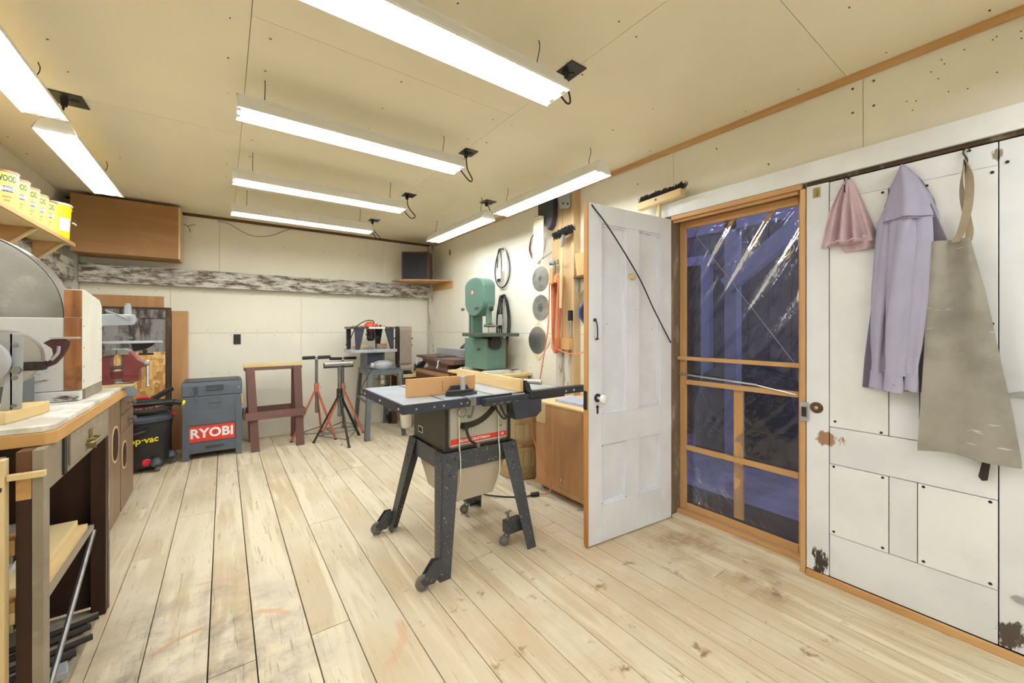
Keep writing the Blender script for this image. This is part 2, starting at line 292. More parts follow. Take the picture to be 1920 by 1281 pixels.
# ------------------------------------------------------------------ mesh builder
def basis(d, up=(0, 0, 1)):
    d = Vector(d).normalized(); u = Vector(up)
    if abs(d.dot(u)) > .98: u = Vector((1, 0, 0)) if abs(d.x) < .9 else Vector((0, 1, 0))
    r = d.cross(u).normalized(); return r, r.cross(d).normalized(), d
class MB:
    def __init__(s): s.v = []; s.f = []
    def add(s, vs, fs):
        o = len(s.v); s.v += [Vector(x) for x in vs]; s.f += [tuple(i+o for i in f) for f in fs]; return s
    def box(s, x0, x1, y0, y1, z0, z1):
        if x0 > x1: x0, x1 = x1, x0
        if y0 > y1: y0, y1 = y1, y0
        if z0 > z1: z0, z1 = z1, z0
        return s.add([(x, y, z) for z in (z0, z1) for y in (y0, y1) for x in (x0, x1)],
                     [(0, 2, 3, 1), (4, 5, 7, 6), (0, 1, 5, 4), (2, 6, 7, 3), (0, 4, 6, 2), (1, 3, 7, 5)])
    def obox(s, c, size, rz=0, rx=0, ry=0):
        m = Matrix.Translation(c) @ Matrix.Rotation(rz, 4, 'Z') @ Matrix.Rotation(ry, 4, 'Y') @ Matrix.Rotation(rx, 4, 'X')
        a, b, d = [q/2 for q in size]
        return s.add([m @ Vector((x, y, z)) for z in (-d, d) for y in (-b, b) for x in (-a, a)],
                     [(0, 2, 3, 1), (4, 5, 7, 6), (0, 1, 5, 4), (2, 6, 7, 3), (0, 4, 6, 2), (1, 3, 7, 5)])
    def bar(s, p, q, w, h, up=(0, 0, 1)):
        p, q = Vector(p), Vector(q); r, u, d = basis(q-p, up); a = r*w/2; b = u*h/2
        return s.add([p-a-b, p+a-b, p+a+b, p-a+b, q-a-b, q+a-b, q+a+b, q-a+b],
                     [(0, 1, 2, 3), (7, 6, 5, 4), (0, 4, 5, 1), (1, 5, 6, 2), (2, 6, 7, 3), (3, 7, 4, 0)])
    def loft(s, rings, caps=True):
        n = len(rings[0]); o = len(s.v); s.v += [Vector(p) for r in rings for p in r]
        for k in range(len(rings)-1):
            for i in range(n):
                j = (i+1) % n; s.f.append((o+k*n+i, o+k*n+j, o+(k+1)*n+j, o+(k+1)*n+i))
        if caps:
            s.f.append(tuple(o+i for i in range(n))[::-1]); s.f.append(tuple(o+(len(rings)-1)*n+i for i in range(n)))
        return s
    def cyl(s, p, q, r0, r1=None, n=16):
        r1 = r0 if r1 is None else r1; p, q = Vector(p), Vector(q); r, u, d = basis(q-p)
        c = [(math.cos(2*PI*i/n), math.sin(2*PI*i/n)) for i in range(n)]
        return s.loft([[p+r*a*r0+u*b*r0 for a, b in c], [q+r*a*r1+u*b*r1 for a, b in c]])
    def tube(s, pts, rad, n=8, closed=False):
        pts = [Vector(p) for p in pts]; rings = []; m = len(pts); pu = None
        for i, p in enumerate(pts):
            a = pts[(i-1) % m] if (i or closed) else p; b = pts[(i+1) % m] if (i < m-1 or closed) else p
            d = (b-a)
            if d.length < 1e-9: d = Vector((0, 0, 1))
            d.normalize()
            if pu is None: r, u, _ = basis(d)
            else:
                u = (pu - d*pu.dot(d)); u = u.normalized() if u.length > 1e-6 else basis(d)[1]; r = d.cross(u).normalized()
            pu = u; rr = rad[i] if isinstance(rad, (list, tuple)) else rad
            rings.append([p+r*math.cos(2*PI*k/n)*rr+u*math.sin(2*PI*k/n)*rr for k in range(n)])
        if closed: rings.append(rings[0]); return s.loft(rings, False)
        return s.loft(rings)
    def lathe(s, prof, c=(0, 0, 0), axis=(0, 0, 1), n=24, caps=True):
        r, u, d = basis(axis); c = Vector(c)
        return s.loft([[c+d*h+r*math.cos(2*PI*i/n)*q+u*math.sin(2*PI*i/n)*q for i in range(n)] for q, h in prof], caps)
    def prism(s, poly, o, ax, ay, h):
        """poly of (a,b) in plane o+ax*a+ay*b, thickness vector h"""
        o, ax, ay, h = Vector(o), Vector(ax), Vector(ay), Vector(h)
        return s.loft([[o+ax*a+ay*b for a, b in poly], [o+ax*a+ay*b+h for a, b in poly]])
    def sph(s, c, r, sz=(1, 1, 1), n=14):
        c = Vector(c); rings = []
        for k in range(1, n//2):
            t = PI*k/(n//2); rings.append([c+Vector((math.sin(t)*math.cos(2*PI*i/n)*r*sz[0], math.sin(t)*math.sin(2*PI*i/n)*r*sz[1], -math.cos(t)*r*sz[2])) for i in range(n)])
        return s.loft(rings)
    def build(s, name, mat, parent=None, smooth=False, bev=0, w=True, flat_angle=40):
        me = bpy.data.meshes.new(name); vs = s.v
        if parent is not None and w:
            root = parent
            while root.parent: root = root.parent
            mi = (Matrix.Translation(root.location) @ root.rotation_euler.to_matrix().to_4x4()).inverted()
            vs = [mi @ v for v in vs]
        me.from_pydata([tuple(v) for v in vs], [], s.f)
        bm = bmesh.new(); bm.from_mesh(me); bmesh.ops.recalc_face_normals(bm, faces=bm.faces)
        if bev:
            es = [e for e in bm.edges if len(e.link_faces) == 2 and e.calc_face_angle(0) > math.radians(35)]
            bmesh.ops.bevel(bm, geom=es, offset=bev, segments=2, profile=.6, affect='EDGES')
        bm.to_mesh(me); bm.free()
        o = bpy.data.objects.new(name, me); COL.objects.link(o); me.materials.append(M[mat] if isinstance(mat, str) else mat)
        if smooth:
            for p in me.polygons: p.use_smooth = True
            me.set_sharp_from_angle(angle=math.radians(flat_angle))
        if parent is not None: o.parent = parent
        return o
def thing(name, label, cat, loc=(0, 0, 0), rz=0, group=None):
    o = bpy.data.objects.new(name, None); COL.objects.link(o); o.location = loc; o.rotation_euler = (0, 0, rz); o.empty_display_size = .05
    tag(o, label, cat, group); return o
def tag(o, label, cat, group=None):
    o['label'] = label; o['category'] = cat
    if group: o['group'] = group
    return o
def struct(o): o['kind'] = 'structure'; return o
def sroot(name, loc=(0, 0, 0)):
    o = bpy.data.objects.new(name, None); COL.objects.link(o); o.location = loc; o.empty_display_size = .05; o['kind'] = 'structure'; return o
def lab(o, l): o['label'] = l; return o
def copy_tree(o, parent=None):
    c = o.copy(); COL.objects.link(c)
    if parent is not None: c.parent = parent
    for ch in list(o.children): copy_tree(ch, c)
    return c
def text(name, body, size, mat, parent, o, ax, ay, depth=.0008, bold=.0, align='CENTER', bend=None, sx=1.0, spacing=1.0):
    cu = bpy.data.curves.new(name, 'FONT'); cu.body = body; cu.size = size; cu.align_x = align; cu.align_y = 'CENTER'
    cu.offset = bold; cu.extrude = 0; cu.resolution_u = 3; cu.space_character = spacing
    ob = bpy.data.objects.new(name, cu); COL.objects.link(ob); dg = bpy.context.evaluated_depsgraph_get()
    me = bpy.data.meshes.new_from_object(ob.evaluated_get(dg)); COL.objects.unlink(ob); bpy.data.objects.remove(ob)
    o, ax, ay = Vector(o), Vector(ax).normalized(), Vector(ay).normalized(); nz = ax.cross(ay)
    root = parent
    while root.parent: root = root.parent
    mi = (Matrix.Translation(root.location) @ root.rotation_euler.to_matrix().to_4x4()).inverted()
    vs = []
    for v in me.vertices:
        x, y = v.co.x*sx, v.co.y
        vs.append(mi @ (bend(x, y) if bend else o+ax*x+ay*y+nz*depth))
    me2 = bpy.data.meshes.new(name); me2.from_pydata([tuple(v) for v in vs], [], [tuple(p.vertices) for p in me.polygons])
    me2.materials.append(M[mat]); ob = bpy.data.objects.new(name, me2); COL.objects.link(ob); ob.parent = parent; return ob
def B(*a): return MB().box(*a)
def rrect(w, h, r, n=4):
    pts = []
    for cx, cy, a0 in ((w/2-r, h/2-r, 0), (-w/2+r, h/2-r, PI/2), (-w/2+r, -h/2+r, PI), (w/2-r, -h/2+r, 1.5*PI)):
        for k in range(n+1): a = a0+PI/2*k/n; pts.append((cx+r*math.cos(a), cy+r*math.sin(a)))
    return pts
def arcpts(c, r, a0, a1, n, ax=(1, 0, 0), ay=(0, 0, 1)):
    c, ax, ay = Vector(c), Vector(ax), Vector(ay)
    return [c+ax*math.cos(a0+(a1-a0)*i/n)*r+ay*math.sin(a0+(a1-a0)*i/n)*r for i in range(n+1)]
def spl(pts, n=8):
    """Catmull-Rom through pts"""
    P = [Vector(p) for p in pts]; P = [P[0]*2-P[1]]+P+[P[-1]*2-P[-2]]; out = []
    for i in range(1, len(P)-2):
        for k in range(n):
            t = k/n; a, b, c, d = P[i-1:i+3]
            out.append(.5*((2*b)+(c-a)*t+(2*a-5*b+4*c-d)*t*t+(3*b-a-3*c+d)*t**3))
    out.append(P[-2]); return out
# ================================================================== SETTING
CZ = 2.565; LX = -1.23; RX = 2.55; BY = 5.62; FY = -1.6
# floor: separate boards with open joints
fl = sroot('floor')
B(LX-.1, RX+.1, FY-.05, BY+.05, -.09, -.026).build('subfloor', 'dark', fl)
seams = [-1.235, -1.02, -.80, -.60, -.42, -.258, -.05, .104, .30, .456, .659, .829, .96, 1.093, 1.269, 1.40, 1.506, 1.652, 1.80, 1.938, 2.079, 2.20, 2.339, 2.45, 2.552]
butts = {4: [3.04], 6: [1.86, 4.4], 8: [1.87], 9: [2.93], 20: [1.07], 11: [3.9], 2: [2.9], 14: [.6, 4.1], 17: [2.0], 22: [2.8], 13: [1.95]}
for i in range(len(seams)-1):
    ys = [FY]+butts.get(i, [random.uniform(3.2, 4.8)])+[BY]
    wide = .0035 if i in (5, 6, 7, 8, 10) else .0018
    for a, b in zip(ys[:-1], ys[1:]):
        z = random.uniform(-.0012, 0)
        B(seams[i]+wide/2+.0006, seams[i+1]-wide/2-.0006, a+.0015, b-.0015, -.026, z).build('plank', 'floor', fl, bev=.0012)
# ceiling boards
ce = sroot('ceiling')
B(LX-.1, RX+.15, FY-.05, BY+.1, CZ+.012, CZ+.06).build('backing', 'dark', ce)
g = .0022
for x0, x1, ys in ((LX-.08, .09, [FY, .72, 3.155, BY+.06]), (.09, 1.385, [FY, -.5, 1.92, 4.36, BY+.06]), (1.385, RX+.05, [FY, .64, 3.08, BY+.06])):
    for a, b in zip(ys[:-1], ys[1:]):
        B(x0+g/2, x1-g/2, a+g/2, b-g/2, CZ, CZ+.012).build('panel', 'ceil', ce)
sc = MB()
for x0 in (-1.15, -.62, .02, .16, .74, 1.32, 1.45, 2.0, 2.46):
    for k in range(24):
        y = -1.3+k*.30+random.uniform(-.03, .03)
        if random.random() < .8: sc.cyl((x0+random.uniform(-.01, .01), y, CZ-.0008), (x0, y, CZ+.002), .0036, n=6)
o = sc.build('screws', 'screw', ce); o['kind'] = 'stuff'
# back wall
wb = sroot('wall_back')
B(LX-.1, RX+.1, BY+.012, BY+.08, -.05, CZ+.05).build('backing', 'dark', wb)
def ypan(x0, x1, z0, z1, p): B(x0+g/2, x1-g/2, BY, BY+.012, z0+g/2, z1-g/2).build('panel', 'drywall', p)
for x0, x1 in ((LX-.05, -.464), (-.464, .79), (.79, 2.04), (2.04, RX+.05)):
    ypan(x0, x1, -.02, 1.25, wb); ypan(x0, x1, 1.25, 1.85, wb)
for x0, x1 in ((LX-.05, -.04), (-.04, 1.815), (1.815, RX+.05)): ypan(x0, x1, 1.85, CZ, wb)
sc = MB()
for z in (.35, .8, 1.22, 1.28, 1.70):
    for k in range(16):
        x = -1.0+k*.215+random.uniform(-.04, .04)
        sc.cyl((x, BY-.0008, z), (x, BY+.002, z), .004, n=6)
for k in range(6): x = -.3+k*.45; sc.cyl((x, BY-.0008, 2.3), (x, BY+.002, 2.3), .004, n=6)
o = sc.build('screws', 'screw', wb); o['kind'] = 'stuff'
# left wall
wl = sroot('wall_left')
B(LX-.09, LX-.012, FY-.05, BY+.05, -.05, CZ+.05).build('backing', 'dark', wl)
for a, b in ((FY, .6), (.6, 3.04), (3.04, BY)):
    for z0, z1 in ((-.02, 1.85), (1.85, CZ)): B(LX-.012, LX, a+g/2, b-g/2, z0+g/2, z1-g/2).build('panel', 'drywall', wl)
# wall behind the camera
wf = struct(B(LX-.1, RX+.15, FY-.06, FY, -.05, CZ+.05).build('wall_front', 'drywall'))
# right wall
wr = sroot('wall_right')
B(RX+.012, RX+.10, 1.60, BY+.08, -.05, CZ+.05).build('backing', 'dark', wr)
B(RX+.012, RX+.10, FY-.05, .80, -.05, CZ+.05).build('backing', 'dark', wr)
B(RX+.012, RX+.10, .80, 1.60, 2.06, CZ+.05).build('backing', 'dark', wr)
def xpan(y0, y1, z0, z1): B(RX, RX+.012, y0+g/2, y1-g/2, z0+g/2, z1-g/2).build('panel', 'drywall', wr)
for y0, y1 in ((1.60, 2.60), (2.60, 4.35), (4.35, BY)): xpan(y0, y1, -.02, 1.25); xpan(y0, y1, 1.25, CZ)
for y0, y1 in ((FY, .58), (.58, 1.60)): xpan(y0, y1, 2.06, CZ)
sc = MB()
for y in (.54, .62): 
    for z in (2.50, 2.38): sc.cyl((RX-.001, y, z), (RX+.002, y, z), .006, n=6)
for y, z in ((4.0, 1.0), (3.3, 1.0), (3.2, .9), (2.45, 1.2), (2.43, .95), (5.0, 1.6), (4.4, 1.6), (3.9, 1.22), (3.0, .93), (1.9, 2.4), (1.3, 2.45), (1.0, 2.25)):
    sc.cyl((RX-.001, y, z), (RX+.002, y, z), .0055, n=6)
for k in range(26): y = random.uniform(-.1, .45); z = random.uniform(2.25, 2.5); sc.cyl((RX-.0006, y, z), (RX+.002, y, z), .003, n=5)
o = sc.build('screws', 'screw', wr); o['kind'] = 'stuff'
# trims
def wavy(x0, x1, y0, y1, z0, z1): return B(x0, x1, y0, y1, z0, z1)
struct(B(RX-.022, RX, FY, BY, CZ-.034, CZ).build('trim_1', 'pineY', bev=.002))
struct(B(LX, RX-.022, BY-.02, BY, CZ-.03, CZ).build('trim_2', 'brownwood', bev=.002))
struct(B(-1.13, 2.475, BY-.11, BY, 1.752, 1.935).build('trim_3', 'oldX', bev=.008))
struct(B(LX, -1.15, FY, BY-.115, 1.765, 1.955).build('trim_4', 'oldY', bev=.008))
struct(B(2.48, RX, BY-.09, BY, 0, CZ-.03).build('trim_5', 'oldZ', bev=.006))
struct(B(LX, -1.135, BY-.09, BY, 0, CZ-.03).build('trim_6', 'oldZ', bev=.006))
# header over the doors, door stop under it
struct(B(2.495, RX, FY, 1.70, 2.075, 2.175).build('trim_7', 'white2', bev=.003))
struct(B(2.51, RX+.02, FY, .80, 2.055, 2.073).build('trim_8', 'rustframe'))
struct(B(2.49, 2.51, FY, .80, 0, .032).build('trim_9', 'pineY', bev=.003))
struct(B(2.53, RX+.012, FY, 1.2, 2.176, 2.186).build('trim_10', 'pineY'))
# door casing (weathered post, head, threshold)
dc = sroot('trim_11')
B(2.50, 2.66, 1.585, 1.64, 0, 2.075).build('jamb', 'weather', dc, bev=.003)
B(2.495, 2.66, .82, 1.583, 2.045, 2.073).build('head_jamb', 'pineY', dc, bev=.002)
B(2.515, 2.53, .845, 1.583, 2.028, 2.044).build('door_stop', 'pineY', dc, bev=.001)
B(2.50, 2.66, .805, .828, .0, 2.044).build('jamb', 'pineZ', dc, bev=.002)
B(2.50, 2.74, .829, 1.583, -.02, .022).build('threshold', 'floor', dc, bev=.004)
B(2.56, 2.60, .829, 1.583, .022, .045).build('sill_strip', 'pineY', dc, bev=.002)

# screen door in the opening: frame, rails and plastic film
sd = sroot('door_1'); X0, X1 = 2.60, 2.628
B(X0, X1, 1.545, 1.583, .047, 2.04).build('stile', 'pineZ', sd, bev=.002)
B(X0, X1, .83, .868, .047, 2.04).build('stile', 'pineZ', sd, bev=.002)
for z0, z1 in ((1.995, 2.04), (.915, .945), (.46, .49), (.047, .085)): B(X0, X1, .87, 1.543, z0, z1).build('rail', 'pineY', sd, bev=.002)
B(X1+.004, X1+.024, 1.178, 1.232, .10, .914).build('mullion', 'pineZ', sd)
B(2.572, 2.598, .832, 1.584, 1.083, 1.108).build('push_bar', 'pineY', sd, bev=.003)
MB().cyl((2.585, 1.58, .985), (2.585, 1.08, .963), .006, n=8).cyl((2.585, 1.09, .963), (2.597, .88, .93), .004, n=8).build('tension_rod', 'steel', sd, True)
MB().cyl((2.652, 1.52, 1.98), (2.64, .90, 1.10), .0022, n=6).build('brace_wire', 'galv', sd, True)
# film with creases: ridges running diagonally, strongest in the upper right
def film_h(y, z):
    u = (y-1.2)*.80+(z-1.4)*.60; w = -(y-1.2)*.60+(z-1.4)*.80      # across / along the creases
    h = 0
    for a, wl, s, c in ((.016, .21, 0, 0), (.010, .095, 1.3, .5), (.005, .047, 2.1, 1.9)):
        h += a*math.sin(2*PI*(u+.03*math.sin(5*w+s))/wl+c)*(.35+.65*max(0, math.sin(3.1*w+s+1)))
    k = (.10+.90*max(0, min(1, (z-1.05)/.8)))*(.18+.82*max(0, min(1, (1.50-y)/.6)))
    h = h*k*.95+.0012*math.sin(9*y+4*z)+.0005*math.sin(31*z-17*y)
    for cy, cz, rr in ((1.36, .66, .13), (1.0, 1.25, .16)):
        d = math.hypot(y-cy, z-cz)
        if d < rr: h += .0016*math.sin(5*math.atan2(z-cz, y-cy)+17*d+3*math.sin(21*(y+z)))*(1-d/rr)+.0012*math.sin(90*(y+.6*z))*(1-d/rr)
    e = min(y-.86, 1.552-y, 2.02-z, z-.07)
    return h*max(0, min(1, e/.03))
fm = MB(); ny, nz = 84, 190; vs = []; fs = []
for j in range(nz+1):
    for i in range(ny+1):
        y = .86+(1.552-.86)*i/ny; z = .07+(2.02-.07)*j/nz; vs.append((X1+.004+film_h(y, z)+.0, y, z))
for j in range(nz):
    for i in range(ny): a = j*(ny+1)+i; fs.append((a, a+1, a+ny+2, a+ny+1))
fm.add(vs, fs).build('plastic_film', 'film', sd, True, flat_angle=80)

# open panelled door, hinged at (2.511, 1.58)
HX, HY = 2.497, 1.614; ang = math.atan2(1.65-1.58, 1.731-2.511)
d2 = sroot('door_2', (HX, HY, 0)); d2.rotation_euler = (0, 0, ang)
# local: x = distance from hinge, y: camera side is +y (after the rotation), thickness .035
def DB(x0, x1, z0, z1, y0=0, y1=.034): return MB().box(x0, x1, y0, y1, z0, z1)
P_ = dict(parent=d2, w=False)
for x0, x1 in ((.003, .113), (.643, .748)): DB(x0, x1, .008, 2.05).build('stile', 'doorwhite', bev=.0015, **P_)
DB(.749, .757, .008, 2.05, .0, .0345).build('edge_strip', 'dooredge', bev=.0008, **P_)
for z0, z1 in ((1.937, 2.05), (.596, .783), (.008, .235)): DB(.1135, .6425, z0, z1).build('rail', 'doorwhite', bev=.0015, **P_)
for z0, z1 in ((.7835, 1.9365), (.2355, .5955)): DB(.319, .437, z0, z1).build('muntin', 'doorwhite', bev=.0015, **P_)
for x0, x1 in ((.1135, .3185), (.4375, .6425)):
    for z0, z1 in ((.7835, 1.9365), (.2355, .5955)):
        DB(x0, x1, z0, z1, .002, .012).build('panel', 'doorwhite', **P_)
        m = MB(); t = .012
        m.box(x0, x1, .012, .022, z1-t, z1).box(x0, x1, .012, .022, z0, z0+t).box(x0, x0+t, .012, .022, z0+t, z1-t).box(x1-t, x1, .012, .022, z0+t, z1-t)
        m.build('moulding', 'doorwhite', **P_)
# hardware of the open door
k = MB().lathe([(.0, 0), (.021, .001), (.021, .004), (.008, .006), (.008, .03), (.020, .036), (.027, .048), (.026, .062), (.016, .070), (0, .071)], (.68, .034, .885), (0, 1, 0), 20)
k.build('door_knob', 'porcelain', d2, True, w=False)
lab(MB().lathe([(.0, 0), (.026, 0), (.026, .004), (.02, .006), (0, .006)], (.68, .0345, .885), (0, 1, 0), 20).build('knob_rosette', 'iron', d2, True, w=False), 'black iron rosette')
m = MB().cyl((.68, .034, .83), (.68, .038, .83), .010).obox((.68, .036, .805), (.012, .004, .03)); m.build('keyhole_plate', 'iron', d2, w=False)
m = MB().tube(spl([(.703, .036, 1.352), (.703, .052, 1.34), (.699, .056, 1.30), (.695, .052, 1.25), (.697, .040, 1.236), (.672, .036, 1.240)], 5), .004, 6).cyl((.703, .034, 1.352), (.703, .044, 1.352), .010)
m.build('pull_hook', 'iron', d2, True, w=False)
MB().box(.757, .762, .004, .03, .82, .93).build('lock_plate', 'iron', d2, w=False)
m = MB()
for x, z in ((.30, 1.92), (.25, 1.92), (.235, 1.917), (.14, 1.91), (.60, 1.33), (.20, 1.30), (.35, 1.42), (.64, .59), (.44, .24), (.64, .24)): m.cyl((x, .0335, z), (x, .0352, z), .003, n=6)
m.build('nails', 'iron', d2, w=False)['kind'] = 'stuff'
dp = lambda x, y, z: Vector((HX, HY, 0)) + Vector((math.cos(ang)*x-math.sin(ang)*y, math.sin(ang)*x+math.cos(ang)*y, z))
rod = thing('iron_rod', 'thin rusty iron rod running diagonally across the open white door', 'rod', dp(.38, .06, 1.62))
pts = spl([dp(.730, .040, 2.035), dp(.6, .058, 1.90), dp(.365, .066, 1.635), dp(.2, .055, 1.42), dp(.022, .045, 1.205)], 8)
MB().tube(pts, .0042, 6).build('shaft', 'iron', rod, True)
tb = thing('turn_button', 'small oval wooden turn block in the middle of the open white door', 'block', dp(.395, .045, 1.63))
MB().prism([(x, z) for x, z in ((-.028, -.006), (-.02, .014), (.012, .02), (.028, .010), (.022, -.012), (-.01, -.02))], dp(.395, .0345, 1.63), dp(1, 0, 0)-dp(0, 0, 0), (0, 0, 1), dp(0, .024, 0)-dp(0, 0, 0)).build('block', 'paleX', tb, bev=.002)

# white plank barn door that fills the right of the wall
bd = sroot('door_3'); XF = 2.512
def RB(y0, y1, z0, z1, x=XF, t=.03, n='board', mt='white', r=None): return B(x, x+t, y0+.0007, y1-.0007, z0+.0007, z1-.0007).build(n, mt, r or bd, bev=.0018)
RB(.705, .803, .034, 2.052, 2.508, .034, 'stile')
RB(.155, .703, 1.955, 2.050, XF, .03, 'rail', 'whiteX')
RB(.378, .478, .80, 1.955, XF, .03, 'muntin')
RB(.480, .703, .80, 1.955, XF-.002, .03, 'panel', 'white2')
RB(.155, .376, .80, 1.955, XF-.002, .03, 'panel', 'white2')
RB(.155, .703, .612, .798, XF, .03, 'rail', 'whiteX')
RB(.480, .703, .252, .610, XF-.003, .03, 'panel', 'white2')
RB(.385, .478, .252, .610, XF, .03, 'muntin')
RB(.155, .383, .252, .610, XF-.003, .03, 'panel', 'white2')
RB(.155, .703, .034, .250, XF, .03, 'rail', 'whiteX')
m = MB()
for y, z in ((.68, .83), (.505, .81), (.68, 1.94), (.5, 1.94), (.685, .60), (.50, .60), (.685, .27), (.50, .27), (.365, .60), (.175, .60), (.365, .27), (.175, .27), (.355, 1.93), (.17, 1.93), (.17, 1.32), (.56, 1.1)):
    m.cyl((XF-.0045, y, z), (XF, y, z), .006, n=8)
m.build('screw', 'iron', bd)['kind'] = 'stuff'
# next door leaf further right
be = sroot('door_4')
for y0, y1 in ((.052, .153), (-.30, .050), (-.62, -.302), (-.95, -.622), (-1.30, -.952), (-1.598, -1.302)): RB(y0, y1, .034, 2.05, XF+.002, .03, 'board', 'white', be)
m = MB().prism([(.13, 1.045), (.13, 1.032), (-.2, 1.028), (-.2, 1.058), (.10, 1.056)], (XF+.002, 0, 0), (0, 1, 0), (0, 0, 1), (-.006, 0, 0)); m.build('hinge_strap', 'galv', be)
m = MB().prism([(.125, .245), (.11, .232), (-.2, .20), (-.2, .255), (.11, .258)], (XF+.002, 0, 0), (0, 1, 0), (0, 0, 1), (-.006, 0, 0)); m.build('hinge_strap', 'galv', be)
MB().cyl((XF-.002, .132, 1.96), (XF+.003, .132, 1.96), .006, n=8).build('screw', 'iron', be)
# door furniture on the barn door
kp = thing('bell_button', 'round brown rosette with pale button on the white door stile', 'plate', (2.508, .757, .888))
MB().lathe([(.029, 0), (.029, .003), (.024, .006), (0, .006)], (2.508, .757, .888), (-1, 0, 0), 20).build('rosette', 'brownwood', kp, True)
MB().lathe([(.010, .006), (.009, .010), (0, .012)], (2.508, .757, .888), (-1, 0, 0), 14).build('button', 'steel', kp, True)
lt = thing('lock_keeper', 'worn painted metal keeper on the edge of the orange door jamb', 'latch', (2.50, .81, .86))
B(2.494, 2.499, .792, .826, .81, .91).build('plate', 'galv', lt, bev=.001)
B(2.488, 2.4938, .798, .818, .835, .885).build('lip', 'iron', lt)
hg = thing('brass_catch', 'small old brass catch at the top of the white stile', 'latch', (2.507, .757, 2.0))
B(2.502, 2.5078, .742, .772, 1.985, 2.035).build('plate', 'brass', hg)
MB().cyl((2.496, .757, 1.99), (2.496, .757, 2.03), .005, n=8).box(2.494, 2.502, .750, .764, 2.0, 2.02).build('barrel', 'brass', hg)

# ------------------------------------------------------------------ clothes on the barn door
def wallhook(name, y, z, lbl, x=XF, out=.05):
    t = thing(name, lbl, 'hook', (x, y, z), 0)
    MB().tube(spl([(x-.002, y, z+.045), (x-.012, y-.010, z+.04), (x-.016, y, z+.055), (x-.012, y+.010, z+.04), (x-.01, y, z+.01), (x-.018, y, z-.02), (x-out, y, z-.03), (x-out-.006, y, z+.004)], 5), .003, 6).build('wire', 'iron', t, True)
    return t
wallhook('wire_hook', .63, 2.0, 'black wire coat hook holding the pink towel', out=.045)
wallhook('wire_hook', .237, 1.995, 'tall black wire hook holding the leather apron strap', out=.045)
def drape(outline, depth, nz=44, ny=40, x0=XF-.004):
    """outline: list of (z, yleft, yright); depth(u,t)->distance out from the door; closed mesh"""
    zs = [o[0] for o in outline]; rings = []
    for k in range(nz+1):
        t = k/nz; z = zs[0]+(zs[-1]-zs[0])*t
        for a, b in zip(outline[:-1], outline[1:]):
            if b[0] <= z <= a[0]:
                f = (a[0]-z)/(a[0]-b[0]); yl = a[1]+(b[1]-a[1])*f; yr = a[2]+(b[2]-a[2])*f; break
        ring = []
        for i in range(ny+1):
            u = i/ny; y = yl+(yr-yl)*u; ed = math.sin(PI*u)**.5
            dz = 0
            ring.append((x0-.004-max(.001, depth(u, t))*ed, y, z+dz))
        for i in range(ny, -1, -1):
            u = i/ny; y = yl+(yr-yl)*u; ring.append((x0-.001, y, z))
        rings.append(ring)
    return MB().loft(rings)
tw = thing('hand_towel', 'faded pink towel hanging bunched from a hook on the white door', 'towel', (XF-.01, .625, 2.0))
drape([(2.03, .640, .612), (1.99, .662, .596), (1.90, .700, .565), (1.80, .722, .535), (1.715, .738, .508)],
      lambda u, t: .022+.03*t+(.006+.022*t)*math.sin(2*PI*(4.3*u+.25*t)+.5)+.006*math.sin(23*u+4*t)).build('cloth', 'cloth_pink', tw, True, flat_angle=80)
drape([(1.75, .66, .52), (1.70, .655, .515), (1.68, .64, .53)], lambda u, t: .02+.012*math.sin(9*u+1), 8, 20).build('back_layer', 'cloth_pink', tw, True)
MB().tube([(XF-.012-.022-.045-.03*math.sin(PI*i/24)**.5-.022*math.sin(2*PI*(4.3*i/24+.22)+.5)*1.0, .736-.226*i/24, 1.722) for i in range(2, 23)], .0035, 6).build('hem', 'cloth_pink', tw, True)
jk = thing('work_coverall', 'faded lavender grey work coat hanging on the white door', 'coat', (XF-.01, .42, 2.02))
def fold(u, t):
    return .030+.035*min(1, t*3)+.020*math.sin(2*PI*(2.6*u+.15*t)+.8)*min(1, t*2.5)+.008*math.sin(2*PI*5.7*u+2*t)
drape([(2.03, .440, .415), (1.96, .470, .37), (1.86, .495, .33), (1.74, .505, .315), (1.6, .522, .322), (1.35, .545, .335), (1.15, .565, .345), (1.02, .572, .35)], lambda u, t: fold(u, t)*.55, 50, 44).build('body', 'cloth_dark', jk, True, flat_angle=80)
# yoke / shoulders, lying over the body
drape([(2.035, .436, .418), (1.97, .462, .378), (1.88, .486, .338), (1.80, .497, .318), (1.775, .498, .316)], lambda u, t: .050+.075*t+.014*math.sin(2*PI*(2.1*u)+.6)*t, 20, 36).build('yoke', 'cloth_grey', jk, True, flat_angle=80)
MB().tube([(XF-.004-.004-(.127+.014*math.sin(2*PI*(2.1*u)+.6))*math.sin(PI*u)**.5, .498-.182*u, 1.781) for u in [i/20 for i in range(1, 20)]], .002, 5).build('seam', 'cloth_dark', jk)
MB().prism([(.335, 1.84), (.286, 1.665), (.335, 1.66), (.345, 1.80)], (XF-.04, 0, 0), (0, 1, 0), (0, 0, 1), (-.02, 0, 0)).build('shoulder_flap', 'cloth_dark', jk, bev=.004)
MB().prism([(.455, 1.93), (.512, 1.79), (.50, 1.765), (.455, 1.83)], (XF-.03, 0, 0), (0, 1, 0), (0, 0, 1), (-.018, 0, 0)).build('collar', 'cloth_grey', jk, bev=.004)
